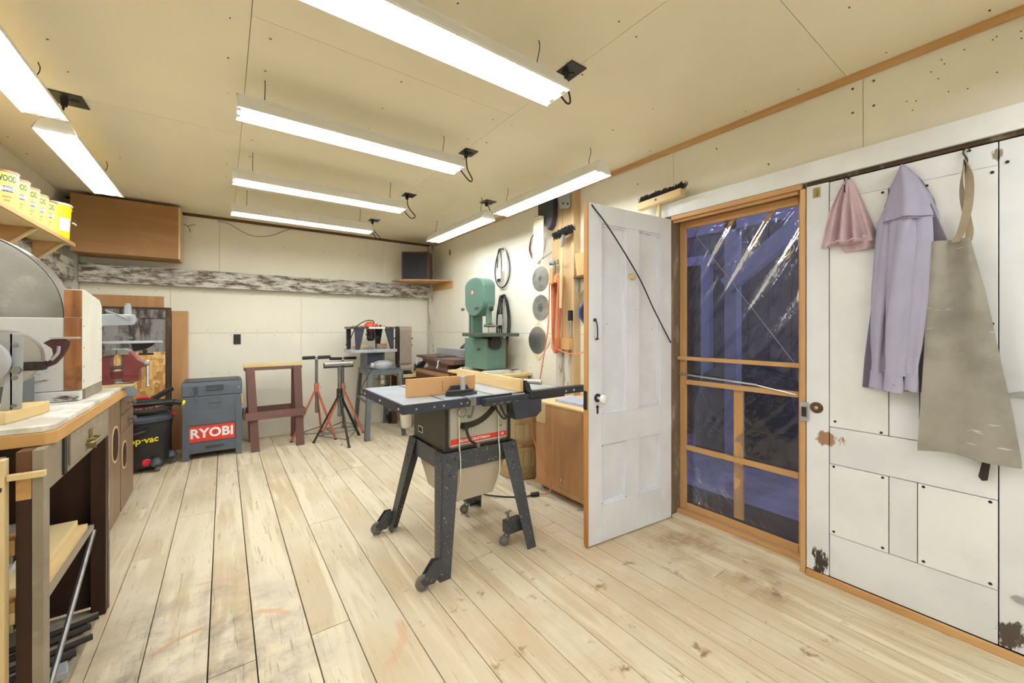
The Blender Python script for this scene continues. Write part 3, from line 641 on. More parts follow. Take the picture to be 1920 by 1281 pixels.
def sleeve(pts, r, ell=1.05, seed=0, n=22):
    P = spl(pts, 7); rings = []
    for k, p in enumerate(P):
        t = k/(len(P)-1); rr = r[0]+(r[1]-r[0])*t+.006*math.sin(PI*t)
        rr *= .6+.4*min(1, t/.15)
        if t > .88: rr *= 1-.10*math.sin((t-.88)/.12*PI)
        ring = []
        for i in range(n):
            a = 2*PI*i/n; f = 1+.24*math.sin(3*a+seed+2.5*t)+.10*math.sin(5*a-seed+7*t)+.03*math.sin(26*t+2*a)*t
            ring.append(p+Vector((-math.sin(a)*rr*f*.8, math.cos(a)*rr*f*ell, 0)))
        rings.append(ring)
    return MB().loft(rings)
X_ = XF-.075
for nm, pts, r, sd_ in (('sleeve', [(X_+.01, .466, 1.83), (X_+.005, .474, 1.72), (X_, .492, 1.40), (X_, .503, 1.10)], (.020, .024), 1),
                        ('sleeve', [(X_-.01, .412, 1.83), (X_-.022, .414, 1.68), (X_-.02, .434, 1.35), (X_-.012, .447, 1.09)], (.044, .029), 2.2),
                        ('sleeve', [(X_, .360, 1.83), (X_-.004, .364, 1.66), (X_-.002, .380, 1.35), (X_, .392, 1.10)], (.024, .021), 3.9)):
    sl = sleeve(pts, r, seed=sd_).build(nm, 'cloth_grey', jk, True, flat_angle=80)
    e = Vector(pts[-1]); q = e+Vector((0, .002, -.072))
    ring = lambda c, rr: [c+Vector((-math.sin(2*PI*i/20)*rr*.8, math.cos(2*PI*i/20)*rr*1.02, .004*math.sin(4*PI*i/20))) for i in range(20)]
    MB().loft([ring(e+Vector((0, 0, .004)), r[1]*1.03), ring(e-Vector((0, 0, .035)), r[1]*1.12), ring(q, r[1]*1.18), ring(q+Vector((0, 0, .003)), r[1]*1.05), ring(e-Vector((0, 0, .05)), r[1]*.9)]).build('cuff', 'cloth_grey', sl, True)
MB().lathe([(.006, 0), (.006, .002), (0, .003)], (X_-.042, .437, 1.055), (-1, 0, 0), 10).build('button', 'steel', jk)
ap = thing('leather_apron', 'stiff grey brown leather apron with scratches hanging on the white door', 'apron', (XF-.02, .23, 1.66))
def ridge(u, t): return .030+.012*math.sin(2*PI*u*1.4+2*t)+.004*math.sin(9*t+7*u)
m = MB(); nz, ny = 40, 26; rf = []; rb = []
outl = [(1.668, .337, .222), (1.45, .345, .182), (1.2, .352, .148), (1.0, .360, .118), (.78, .372, .092), (.775, .371, .093)]
rings = []
for kk in range(nz+1):
    t = kk/nz; z = outl[0][0]+(outl[-1][0]-outl[0][0])*t
    for a, b in zip(outl[:-1], outl[1:]):
        if b[0] <= z <= a[0]+1e-9:
            f = (a[0]-z)/(a[0]-b[0]); yl = a[1]+(b[1]-a[1])*f; yr = a[2]+(b[2]-a[2])*f; break
    fr = [(XF-.045-ridge(i/ny, t), yl+(yr-yl)*i/ny, z+(.006*math.sin(i/ny*5) if t > .95 else 0)-.012*(i/ny)*t*0) for i in range(ny+1)]
    bk = [(p[0]+.004, p[1], p[2]) for p in fr[::-1]]
    rings.append(fr+bk)
m.loft(rings).build('bib', 'leather', ap, True, flat_angle=60)
def ribbon(pts, wid, th=.003):
    P = spl([p[:3] for p in pts], 8); Wd = spl([p[3] for p in pts], 8); rings = []
    for k, (p, wv) in enumerate(zip(P, Wd)):
        d = (P[min(k+1, len(P)-1)]-P[max(k-1, 0)]).normalized(); wv = wv.normalized(); nrm = d.cross(wv).normalized()*th/2; wv = wv*wid/2
        rings.append([p-wv-nrm, p+wv-nrm, p+wv+nrm, p-wv+nrm])
    return MB().loft(rings)
ribbon([(XF-.060, .236, 1.99, (1, 0, .1)), (XF-.068, .225, 1.90, (.3, 1, 0)), (XF-.07, .228, 1.80, (0, 1, .1)), (XF-.074, .245, 1.70, (0, 1, -.2)), (XF-.078, .262, 1.655, (0, 1, 0))], .026).build('neck_strap', 'strap', ap, True)
ribbon([(XF-.058, .240, 1.99, (1, 0, 0)), (XF-.055, .247, 1.88, (.8, .5, 0)), (XF-.06, .235, 1.78, (.1, 1, 0)), (XF-.062, .225, 1.70, (0, 1, 0)), (XF-.07, .228, 1.655, (0, 1, 0))], .022).build('neck_strap', 'strap', ap, True)
MB().prism([(.19, .79), (.205, .70), (.195, .685), (.18, .69), (.17, .79)], (XF-.02, 0, 0), (0, 1, 0), (0, 0, 1), (-.012, 0, 0)).build('waist_tie', 'iron', ap, bev=.003)

# ------------------------------------------------------------------ outside, beyond the screen door (dusk porch)
struct(B(2.70, 7.6, -1.5, 7.5, -.28, -.20).build('trim_12', 'snow'))
ow = sroot('wall_porch')
for k in range(26):
    y = .2+k*.24; B(5.4+random.uniform(0, .015), 5.44, y+.004, y+.236, -.2, 3.2).build('board', 'outwood', ow)
B(5.45, 5.5, 0, 7, -.2, 3.2).build('backing', 'outdark', ow)
pw = sroot('window_1')
B(5.30, 5.40, 2.80, 2.92, -.1, 2.18).build('casing', 'outwhite', pw); B(5.30, 5.40, 3.65, 3.77, -.1, 2.18).build('casing', 'outwhite', pw)
B(5.30, 5.40, 2.78, 3.80, 2.18, 2.30).build('casing', 'outwhite', pw); B(5.36, 5.39, 2.92, 3.65, -.1, 2.18).build('pane', 'outdark', pw)
pp = thing('porch_post', 'white square post standing outside beyond the plastic film', 'post', (4.35, 2.05, -.2))
B(4.30, 4.42, 1.99, 2.11, -.2, 3.0).build('post', 'outwhite', pp)
pb = sroot('trim_13')
B(4.30, 4.42, -.5, 6.5, 2.34, 2.52).build('beam', 'outwhite', pb)
MB().bar((4.30, 2.08, 1.75), (4.30, 1.3, 2.36), .10, .16).build('brace', 'outwhite', pb)
st = thing('porch_step', 'dark wooden step outside at the foot of the screen door', 'step', (3.1, 1.6, -.2))
B(2.78, 3.30, .6, 2.6, -.2, -.06).build('tread', 'outdark', st, bev=.01)
oc = thing('covered_machine', 'dark covered shape standing on the porch outside', 'machine', (4.7, 2.0, -.2))
MB().loft([[(4.9+math.cos(a)*rx, 2.15+math.sin(a)*ry, z) for a in [2*PI*i/18 for i in range(18)]] for rx, ry, z in ((.30, .6, -.2), (.30, .62, .35), (.24, .5, .75), (.10, .25, .88))]).build('cover', 'outdark', oc, True)

# ------------------------------------------------------------------ fluorescent fixtures
def fixture(loc, rz, lbl, z, hang=(.12, 1.12), wrap=False):
    t = thing('fluorescent_fixture', lbl, 'ceiling light', (loc[0], loc[1], z), rz, 'fluorescent shop lights under the ceiling')
    # local x 0..1.24 along the lamp, y 0..0.165 across, z up from the rim
    Lx, Wy = 1.24, .165; q = dict(parent=t, w=False)
    prof = [(0, 0), (.004, .0), (.034, .050), (.055, .052), (.055, .030), (.110, .030), (.110, .052), (.131, .050), (.161, 0), (.165, 0), (.165, .008), (.137, .060), (.120, .066), (.120, .085), (.045, .085), (.045, .066), (.028, .060), (0, .008)]
    n = len(prof); vs = [(x, y, zz) for x in (0, Lx) for y, zz in prof]
    MB().add(vs, [(i, (i+1) % n, n+(i+1) % n, n+i) for i in range(n)]).build('reflector', 'metalwhite', **q)
    for x in (0, Lx-.003):
        MB().prism([(y, zz) for y, zz in ((.002, .004), (.163, .004), (.137, .060), (.120, .066), (.120, .085), (.045, .085), (.045, .066), (.028, .060))], (x, 0, 0), (0, 1, 0), (0, 0, 1), (.003, 0, 0)).build('end_cap', 'metalwhite', **q)
    for y in (.045, .120):
        MB().cyl((.018, y, .022), (Lx-.018, y, .022), .0165, n=12).build('tube', 'tube', **q, smooth=True)
        for x in (.0035, Lx-.018): MB().box(x, x+.0145, y-.014, y+.014, .006, .045).build('lamp_holder', 'metalwhite', **q)
    H = CZ-z
    for x in hang:
        MB().tube([(x, .0825+.01*math.sin(k), .085+(H-.086)*k/6) for k in range(7)], .0022, 5).build('hanging_chain', 'iron', **q)
    return t
fixture((0.25, -.75), 0, 'added unseen fluorescent light behind the camera over the middle of the room', 2.35)  # this and the next two: unseen fixtures added to brighten the right wall
fixture((2.2, -1.45), PI/2, 'added unseen fluorescent light behind the camera near the right wall', 2.345)
fixture((-.635, -.9), PI/2, 'added unseen fluorescent light behind the camera at the left', 2.35)
fixture((0.0, 1.27), 0, 'nearest fluorescent light over the middle of the room, cut by the top edge', 2.35)
fixture((.05, 2.305), 0, 'crosswise fluorescent light hanging second from the camera, whole in view', 2.362)
fixture((.048, 3.335), 0, 'crosswise fluorescent light between the second one and the one by the back wall', 2.335)
fixture((.05, 4.285), 0, 'farthest crosswise fluorescent light, closest to the back wall', 2.332)
fixture((2.15, 1.815), PI/2, 'long fluorescent light over the broom and open door by the right wall', 2.345)
fixture((2.09, 3.16), PI/2, 'fluorescent light over the band saw, far end of the right row', 2.325)
fixture((-.635, 1.73), PI/2, 'big bright fluorescent light above the bench, cut by the left edge', 2.352)
fixture((-.64, 3.115), PI/2, 'fluorescent light at the left in front of the brown plywood box', 2.335)
def outlet_c(x, y, lbl, cordpts=None, sx=.115, sy=.075):
    t = thing('ceiling_outlet', lbl, 'outlet', (x, y, CZ))
    B(x-sx/2, x+sx/2, y-sy/2, y+sy/2, CZ-.006, CZ-.0002).build('plate', 'black', t, bev=.001)
    MB().lathe([(.018, 0), (.018, .004), (0, .004)], (x+.02, y, CZ-.006), (0, 0, -1), 14).build('socket', 'iron', t)
    if cordpts:
        P = [(x-.02, y, CZ-.006)]+cordpts
        MB().cyl((x-.02, y, CZ-.006), (x-.02, y, CZ-.045), .017, .013, n=10).tube(spl(P, 8), .0045, 6).build('power_cord', 'rubber', t, True)
    return t
outlet_c(1.375, 1.43, 'black ceiling outlet at the end of the nearest light', [(1.34, 1.40, 2.47), (1.33, 1.37, 2.38), (1.29, 1.35, 2.345), (1.238, 1.34, 2.36)], .10, .15)
outlet_c(1.42, 2.50, 'black ceiling outlet at the end of the second crosswise light', [(1.41, 2.5, 2.45), (1.44, 2.48, 2.37), (1.40, 2.45, 2.34), (1.32, 2.42, 2.38), (1.289, 2.40, 2.40)], .10, .11)
outlet_c(1.42, 3.63, 'black ceiling outlet beside the third crosswise light', [(1.41, 3.62, 2.45), (1.46, 3.58, 2.36), (1.40, 3.53, 2.32), (1.33, 3.48, 2.345), (1.287, 3.43, 2.36)], .11, .11)
outlet_c(1.42, 4.71, 'black ceiling outlet beside the crosswise light by the back wall', [(1.41, 4.70, 2.45), (1.47, 4.66, 2.36), (1.41, 4.56, 2.32), (1.34, 4.48, 2.35), (1.289, 4.40, 2.36)], .11, .11)
outlet_c(2.14, 3.37, 'black ceiling outlet between the two lights of the right row', [(2.12, 3.30, 2.46), (2.08, 3.18, 2.40), (2.05, 3.10, 2.40), (2.05, 3.052, 2.40)], .12, .13)
outlet_c(-.69, 3.21, 'black ceiling outlet between the two left lights', [(-.71, 3.16, 2.45), (-.72, 3.05, 2.41), (-.72, 2.97, 2.40)], .13, .16)
# ================================================================== TABLE SAW (centre of the room)
ts = thing('table_saw', 'old dark grey cast table saw on splayed legs with casters, middle of the floor', 'table saw', (1.2, 2.25, 0))
T = .915; q = dict(parent=ts)
def top(x0, x1, y0=1.955, y1=2.645, z0=T-.012, z1=T): return B(x0, x1, y0, y1, z0, z1)
top(.737, .968).build('extension_wing', 'sawtop', ts, bev=.002)
m = MB(); xs = [.971, 1.095, 1.114, 1.30, 1.319, 1.405]
for a, b in ((.971, 1.093), (1.113, 1.262), (1.282, 1.405)): m.box(a, b, 1.955, 2.645, T-.012, T)
m.box(.971, 1.405, 1.955, 2.645, T-.022, T-.0125); m.build('table_top', 'sawtop', ts)
top(1.408, 1.80, 1.955, 2.645).build('extension_wing', 'sawtop', ts, bev=.002)
MB().box(.955, .967, 1.96, 2.64, T+.0002, T+.001).build('seam', 'bluedark', ts)
# skirts
B(.735, 1.405, 1.945, 1.9545, T-.05, T-.001).build('front_skirt', 'bluedark', ts, bev=.002)
B(.727, .7365, 1.945, 2.655, T-.05, T-.001).build('side_skirt', 'bluedark', ts, bev=.002)
B(.735, 1.80, 2.646, 2.655, T-.05, T-.001).build('rear_skirt', 'bluedark', ts)
B(1.801, 1.81, 1.957, 2.655, T-.05, T-.001).build('side_skirt', 'bluedark', ts)
m = MB()
for x in (.80, .90, .955, 1.06, 1.10): m.lathe([(.0065, 0), (.005, .004), (0, .006)], (x, 1.945, T-.028), (0, -1, 0), 8)
for y in (2.0, 2.3, 2.6): m.lathe([(.0065, 0), (.005, .004), (0, .006)], (.727, y, T-.028), (-1, 0, 0), 8)
m.build('bolts', 'steel', ts)['kind'] = 'stuff'
B(1.118, 1.155, 1.943, 1.9449, T-.048, T-.002).build('slot_mouth', 'dullsteel', ts)
# fence rails in front
MB().box(1.19, 1.80, 1.905, 1.944, T-.055, T-.015).box(1.19, 1.80, 1.90, 1.915, T-.030, T-.008).build('front_rail', 'bluedark', ts, bev=.002)
B(1.50, 1.99, 1.893, 1.944, T-.040, T+.004).build('rail_extension', 'black', ts, bev=.003)
m = MB()
for x in (1.24, 1.29, 1.34, 1.40): m.box(x, x+.022, 1.9035, 1.9049, T-.046, T-.040)
m.build('rail_slots', 'dullsteel', ts)['kind'] = 'stuff'
MB().lathe([(.008, 0), (.008, .002), (0, .003)], (1.87, 1.893, T-.018), (0, -1, 0), 8).lathe([(.007, 0), (.007, .002), (0, .003)], (1.80, 1.893, T-.02), (0, -1, 0), 8).build('rail_bolt', 'steel', ts)
sw = MB().prism([(1.375, T-.045), (1.60, T-.045), (1.60, T-.125), (1.56, T-.155), (1.40, T-.155)], (0, 1.90, 0), (1, 0, 0), (0, 0, 1), (0, .06, 0)).build('switch_box', 'bluedark', ts, bev=.004)
MB().tube(spl([(1.39, 1.93, T-.10), (1.35, 1.93, T-.13), (1.33, 1.94, T-.09), (1.32, 1.95, T-.06)], 6), .007, 6).tube(spl([(1.39, 1.95, T-.12), (1.35, 1.95, T-.15), (1.31, 1.96, T-.10), (1.29, 1.96, T-.06)], 6), .006, 6).build('switch_cable', 'rubber', ts, True)
# cabinet body
MB().box(1.0, 1.455, 2.03, 2.47, .605, T-.024).build('body', 'sawside', ts, bev=.003)
B(1.005, 1.45, 2.026, 2.0298, .608, .862).build('panel_border', 'iron', ts)
pan = MB().prism([(x, z) for x, z in rrect(.385, .215, .018)], (1.2265, 2.0258, .745), (1, 0, 0), (0, 0, 1), (0, -.0016, 0)).build('control_panel', 'panelface', ts)
MB().prism([(x, z) for x, z in rrect(.405, .238, .022)], (1.2265, 2.0259, .742), (1, 0, 0), (0, 0, 1), (0, -.0008, 0)).build('panel_outline', 'dullsteel', ts)
B(1.035, 1.418, 2.0230, 2.0240, .640, .672).build('red_stripe', 'label_red', ts)
B(1.036, 1.417, 2.0228, 2.0241, .6355, .6385).build('white_line', 'label_white', ts)
text('lettering', 'SEARS / CRAFTSMAN', .021, 'label_white', ts, (1.195, 2.0228, .656), (1, 0, 0), (0, 0, 1), bold=.0006, sx=1.05)
text('lettering', '10', .022, 'label_white', ts, (1.385, 2.0228, .656), (1, 0, 0), (0, 0, 1), bold=.0006, sx=1.1)
# tilt slot (arc) with crank
C0 = Vector((1.14, 0, .985)); aa = [math.radians(d) for d in range(-100, -37, 4)]
outer = [(C0.x+math.cos(a)*.262, C0.z+math.sin(a)*.262) for a in aa]; inner = [(C0.x+math.cos(a)*.226, C0.z+math.sin(a)*.226) for a in aa[::-1]]
poly = outer+inner
MB().prism(poly, (0, 2.0243, 0), (1, 0, 0), (0, 0, 1), (0, -.0025, 0)).build('tilt_slot', 'dark', ts)
m = MB()
for d in range(-96, -40, 6):
    a = math.radians(d); m.bar((C0.x+math.cos(a)*.268, 2.0236, C0.z+math.sin(a)*.268), (C0.x+math.cos(a)*.277, 2.0236, C0.z+math.sin(a)*.277), .0016, .001, (0, 1, 0))
m.box(1.355, 1.385, 2.0232, 2.0242, .706, .711); m.build('scale_marks', 'iron', ts)['kind'] = 'stuff'
m = MB().cyl((1.115, 2.03, .737), (1.115, 1.985, .737), .016, n=12).tube(spl([(1.115, 1.99, .737), (1.118, 1.975, .70), (1.135, 1.972, .665), (1.168, 1.970, .640)], 5), .0085, 8)
cr = m.build('elevation_crank', 'iron', ts, True)
MB().cyl((1.172, 1.975, .638), (1.172, 1.945, .638), .011, n=10).build('crank_knob', 'dullsteel', cr, True)
MB().tube(spl([(1.165, 1.99, .862), (1.16, 1.985, .835), (1.145, 1.982, .80), (1.132, 1.985, .795), (1.125, 1.985, .805)], 5), .0065, 8).build('lock_lever', 'dullsteel', ts, True)
MB().tube([(1.098+.028*math.cos(a), 2.005, .825+.028*math.sin(a)) for a in [2*PI*i/18 for i in range(18)]], .003, 6, True).build('wire_loop', 'dullsteel', ts, True)
B(.9985, .9998, 2.33, 2.40, .650, .690).build('name_plate', 'label_white', ts)
B(.9978, .9986, 2.337, 2.393, .656, .684).build('name_plate_print', 'iron', ts)
# two pull strings
for x in (1.083, 1.352):
    MB().tube([(x, 2.015, .86), (x+.002, 2.012, .62), (x+.004, 2.004, .55), (x+.002, 2.0, .45), (x-.01, 2.02, .34)], .0042, 6).build('pull_string', 'whitetimber', ts, True)
# stand
m = MB()
m.prism([(.985, .604), (1.47, .604), (1.49, .50), (.965, .50)], (0, 2.012, 0), (1, 0, 0), (0, 0, 1), (0, .005, 0))
m.build('stand_apron', 'charcoal', ts)
m = MB().prism([(.985, .604), (1.47, .604), (1.49, .50), (.965, .50)], (0, 2.482, 0), (1, 0, 0), (0, 0, 1), (0, .005, 0)); m.build('stand_apron', 'charcoal', ts)
MB().prism([(2.018, .604), (2.482, .604), (2.50, .50), (1.998, .50)], (.985, 0, 0), (0, 1, 0), (0, 0, 1), (.005, 0, 0)).build('stand_apron', 'charcoal', ts)
MB().prism([(2.018, .604), (2.482, .604), (2.50, .50), (1.998, .50)], (1.468, 0, 0), (0, 1, 0), (0, 0, 1), (.005, 0, 0)).build('stand_apron', 'charcoal', ts)
def leg(tx, ty, bx, by, sx, sy):
    """L-section leg, corner edge from (tx,ty,.604) to (bx,by,0); flanges run inwards by sx (x dir) and sy (y dir)"""
    a, b = .105, .062; t = .004
    tp = Vector((tx, ty, .604)); bt = Vector((bx, by, .0))
    m = MB()
    m.loft([[tp, tp+Vector((sx*a, 0, 0)), tp+Vector((sx*a, sy*t, 0)), tp+Vector((0, sy*t, 0))], [bt, bt+Vector((sx*b, 0, 0)), bt+Vector((sx*b, sy*t, 0)), bt+Vector((0, sy*t, 0))]])
    m.loft([[tp, tp+Vector((0, sy*a, 0)), tp+Vector((sx*t, sy*a, 0)), tp+Vector((sx*t, 0, 0))], [bt, bt+Vector((0, sy*b, 0)), bt+Vector((sx*t, sy*b, 0)), bt+Vector((sx*t, 0, 0))]])
    for fx, fz in ((.3, .57), (.75, .57), (.45, .49)):
        k = 1-fz/.604; p = tp.lerp(bt, k); m.lathe([(.009, 0), (.007, .005), (0, .007)], p+Vector((sx*a*fx, 0, 0)), (0, -sy, 0), 8)
        m.lathe([(.009, 0), (.007, .005), (0, .007)], p+Vector((0, sy*a*fx, 0)), (-sx, 0, 0), 8)
    return m.build('leg', 'charcoal', ts)
leg(.978, 2.005, .895, 1.870, 1, 1); leg(1.478, 2.005, 1.510, 1.845, -1, 1)
leg(.978, 2.495, .862, 2.565, 1, -1); leg(1.478, 2.495, 1.520, 2.550, -1, -1)
def wheel(c, r=.034, w=.02, axis=(0, 1, 0), parent=ts, name='caster'):
    c = Vector(c); d = Vector(axis).normalized()
    w_ = MB().lathe([(r*.55, -w/2), (r*.9, -w/2), (r, -w/2+.003), (r, w/2-.003), (r*.9, w/2), (r*.55, w/2)], c, d, 20, False).build(name, 'wheelgrey', parent, True)
    MB().lathe([(0, -w*.42), (r*.58, -w*.42), (r*.58, w*.42), (0, w*.42)], c, d, 16).lathe([(r*.2, -w*.7), (r*.2, w*.7)], c, d, 10).build('hub', 'dullsteel', w_, True)
    return w_
for (x, y) in ((.80, 1.865), (.785, 2.545)):
    wheel((x, y, .038), .038, .020)
    for dy in (-.014, .016): MB().prism([(x-.012, .052), (x+.052, .132), (x+.095, .128), (x+.095, .060), (x+.055, .022), (x, .026)], (0, y+dy-.002, 0), (1, 0, 0), (0, 0, 1), (0, .004, 0)).build('caster_bracket', 'charcoal', ts)
for (x, y) in ((1.362, 1.965), (1.372, 2.475)):
    w_ = wheel((x, y, .030), .030, .018, (.6, .8, 0))
    MB().tube([(x+.015, y-.02, .030), (x+.02, y-.022, .058), (x+.025, y, .074)], .006, 6).tube([(x-.012, y+.018, .030), (x+.01, y+.012, .060), (x+.025, y, .074)], .006, 6).build('fork', 'dullsteel', w_, True)
    yl = y-.03
    MB().box(x, x+.115, y-.04, y+.02, .078, .150).build('caster_box', 'charcoal', ts, bev=.003)
    MB().cyl((x+.02, y-.01, .150), (x+.02, y-.01, .20), .0085, n=8).cyl((x, y-.01, .197), (x+.042, y-.01, .203), .005, n=8).build('wing_bolt', 'dullsteel', ts, True)
    MB().bar((x+.06, y-.01, .12), (1.500, 1.90 if y < 2.2 else 2.51, .12), .004, .05).build('caster_arm', 'charcoal', ts)
# sawdust bin under the body
bn = thing('sawdust_bin', 'milky beige plastic bin hanging under the table saw', 'bin', (1.19, 2.25, .29))
rg = lambda x0, x1, y0, y1, z: [(x0, y0, z), (x1, y0, z), (x1, y1, z), (x0, y1, z)]
MB().loft([rg(1.075, 1.35, 2.07, 2.42, .29), rg(1.02, 1.42, 2.035, 2.46, .52)]).build('body', 'bin', bn, bev=.006)
MB().box(1.015, 1.425, 2.022, 2.034, .500, .5202).build('rim', 'bin', bn)
# cable from the saw on the floor
sc_ = thing('saw_power_cable', 'black power cable of the table saw lying on the boards', 'cable', (1.6, 2.4, 0))
MB().tube(spl([(1.50, 2.46, .50), (1.52, 2.62, .25), (1.60, 2.66, .04), (1.72, 2.55, .008), (1.86, 2.44, .008), (1.93, 2.415, .010)], 10), .0055, 6).build('cable', 'rubber', sc_, True)
MB().cyl((1.925, 2.417, .016), (1.985, 2.392, .016), .015, .018, 10).build('plug', 'black', sc_, True)
# fences on the table
mg = thing('mitre_gauge', 'black mitre gauge with silver handle and orange plywood board on the saw table', 'gauge', (1.1, 2.1, T))
brd = MB().obox((1.035, 2.135, T+.0515), (.425, .019, .101), math.radians(-4)).build('wooden_fence', 'plyb', mg, bev=.001)
MB().obox((1.035, 2.1245, T+.05), (.0015, .0015, .06), math.radians(-4)).build('kerf', 'dark', mg)
m = MB()
for x, z in ((.935, .045), (1.055, .055)): m.cyl((x, 2.1345, T+z), (x, 2.127-(x-1.035)*.07, T+z), .005, n=8)
m.build('screw', 'iron', mg)
hh = [(1.02, 2.060), (1.05, 2.035), (1.16, 2.015), (1.215, 2.035), (1.225, 2.065), (1.19, 2.105), (1.06, 2.110)]
MB().prism(hh, (0, 0, T+.001), (1, 0, 0), (0, 1, 0), (0, 0, .014)).build('protractor_head', 'bluedark', mg, bev=.002)
MB().loft([[(1.05, 2.10, T+.001), (1.21, 2.09, T+.001), (1.21, 2.108, T+.001), (1.05, 2.118, T+.001)], [(1.08, 2.10, T+.05), (1.18, 2.092, T+.05), (1.18, 2.107, T+.05), (1.08, 2.116, T+.05)]]).build('head_face', 'bluedark', mg)
MB().loft([[(1.03+.06*math.cos(a)*1.5+.08, 2.02+.03*math.sin(a)+.03, z) for a in [2*PI*i/20 for i in range(20)]] for z in (T+.0155, T+.030)]).build('scale_ring', 'iron', mg, True)
MB().cyl((1.125, 2.045, T+.031), (1.125, 2.045, T+.108), .0145, n=16).build('handle', 'galv', mg, True)
MB().box(1.097, 1.11, 1.92, 2.42, T-.010, T+.0008).build('guide_bar', 'dullsteel', mg)
rf = thing('rip_fence', 'rip fence with long pale striped board and silver knob on the saw table', 'fence', (1.49, 2.3, T))
B(1.455, 1.478, 1.93, 2.74, T+.001, T+.078).build('facing_board', 'paleY', rf, bev=.001)
B(1.479, 1.53, 1.94, 2.66, T+.001, T+.05).build('rail', 'bluedark', rf, bev=.002)
MB().prism([(1.925, T+.07), (1.96, T+.07), (1.955, T+.02), (1.905, T+.0045), (1.88, T+.0045), (1.90, T+.02)], (1.485, 0, 0), (0, 1, 0), (0, 0, 1), (.03, 0, 0)).build('clamp_head', 'iron', rf, bev=.002)
MB().cyl((1.50, 1.95, T+.062), (1.56, 1.855, T+.060), .0135, .0155, 16).build('knob', 'steel', rf, True)

# ================================================================== barrel and cabinet, right
ba = thing('wooden_barrel', 'old wooden barrel with four pale hoops beside the plywood cabinet', 'barrel', (2.20, 2.88, 0))
BX, BYc = 2.18, 2.885; Hh = .74
def br(z): return .178+.035*math.sin(PI*min(1, z/Hh))
ns = 18
for i in range(ns):
    a0 = 2*PI*(i+.02)/ns; a1 = 2*PI*(i+.98)/ns; rings = []
    for z in [Hh*k/6 for k in range(7)]:
        r = br(z); am = (a0+a1)/2
        rings.append([(BX+math.cos(a)*rr, BYc+math.sin(a)*rr, z) for a, rr in ((a0, r), (am, r+.002), (a1, r), (a1, r-.012), (am, r-.012), (a0, r-.012))])
    MB().loft(rings).build('stave', 'barrel', ba)
MB().lathe([(0, 0), (.17, 0), (.17, .02), (0, .02)], (BX, BYc, .70), (0, 0, 1), 24).build('lid', 'barrel', ba)
for z0, z1 in ((.01, .05), (.055, .11), (.245, .285), (.31, .355), (.49, .53), (.545, .60)):
    MB().loft([[(BX+math.cos(2*PI*i/30)*(br((z0+z1)/2)+o_), BYc+math.sin(2*PI*i/30)*(br((z0+z1)/2)+o_), z) for i in range(30)] for o_, z in ((.0015, z0), (.009, z0), (.009, z1), (.0015, z1))]).build('hoop', 'hoop', ba, True, flat_angle=50)
cb = thing('plywood_cabinet', 'orange brown plywood cabinet on casters behind the open white door', 'cabinet', (2.3, 2.1, 0))
B(2.075, 2.535, 1.70, 2.535, .065, .70).build('case', 'ply', cb, bev=.002)
B(2.068, 2.54, 1.69, 2.54, .7005, .715).build('top', 'paleY', cb, bev=.002)
B(2.068, 2.0745, 1.70, 2.535, .050, .085).build('base_strip', 'ply', cb)
B(2.070, 2.0747, 2.41, 2.525, .545, .70).build('label_card', 'paleZ', cb)
m = MB().cyl((2.068, 1.94, .45), (2.075, 1.94, .45), .012, .016, 12).build('knot', 'darkply', cb, True)
for x, y in ((2.13, 1.76), (2.48, 1.76), (2.13, 2.49), (2.48, 2.49)): wheel((x, y, .03), .03, .02, (1, 0, 0), cb)
m = MB()
for y in (2.24, 2.20): m.box(2.0740, 2.0748, y-.006, y+.001, .14, .165)
m.build('paint_mark', 'label_white', cb)
pbk = thing('foam_block', 'pale green board lying on top of the plywood cabinet', 'board', (2.3, 2.2, .715))
B(2.16, 2.36, 2.10, 2.40, .7155, .737).build('slab', 'outwhite', pbk, bev=.004)
cc = thing('cable_coil', 'coil of thin brown cord on the plywood cabinet top', 'cord', (2.2, 1.98, .716))
m = MB()
for k in range(4): m.tube([(2.18+.07*math.cos(a)*(1-.08*k), 1.98+.055*math.sin(a)*(1+.05*k), .720+.006*k+.004*math.sin(2*a+k)) for a in [2*PI*i/24 for i in range(24)]], .0035, 5, True)
m.build('coil', 'canrust', cc, True)
# orange extension cord: hangs on the post, comes down behind the saw and ends at the plug by the cabinet
oc_ = thing('orange_extension_cord', 'orange extension cord dropping from the post to the floor by the cabinet', 'cord', (2.45, 2.75, 1.7))
MB().tube(spl([(2.39, 2.73, 1.72), (2.40, 2.75, 1.45), (2.39, 2.76, 1.25), (2.37, 2.81, .95), (2.36, 2.83, .78), (2.20, 2.60, .68), (2.055, 2.56, .62), (2.05, 2.55, .45), (2.045, 2.47, .30), (2.04, 2.36, .17), (2.035, 2.31, .08), (2.03, 2.35, .022), (1.99, 2.39, .016)], 9), .0055, 6).build('cord', 'cord', oc_, True)

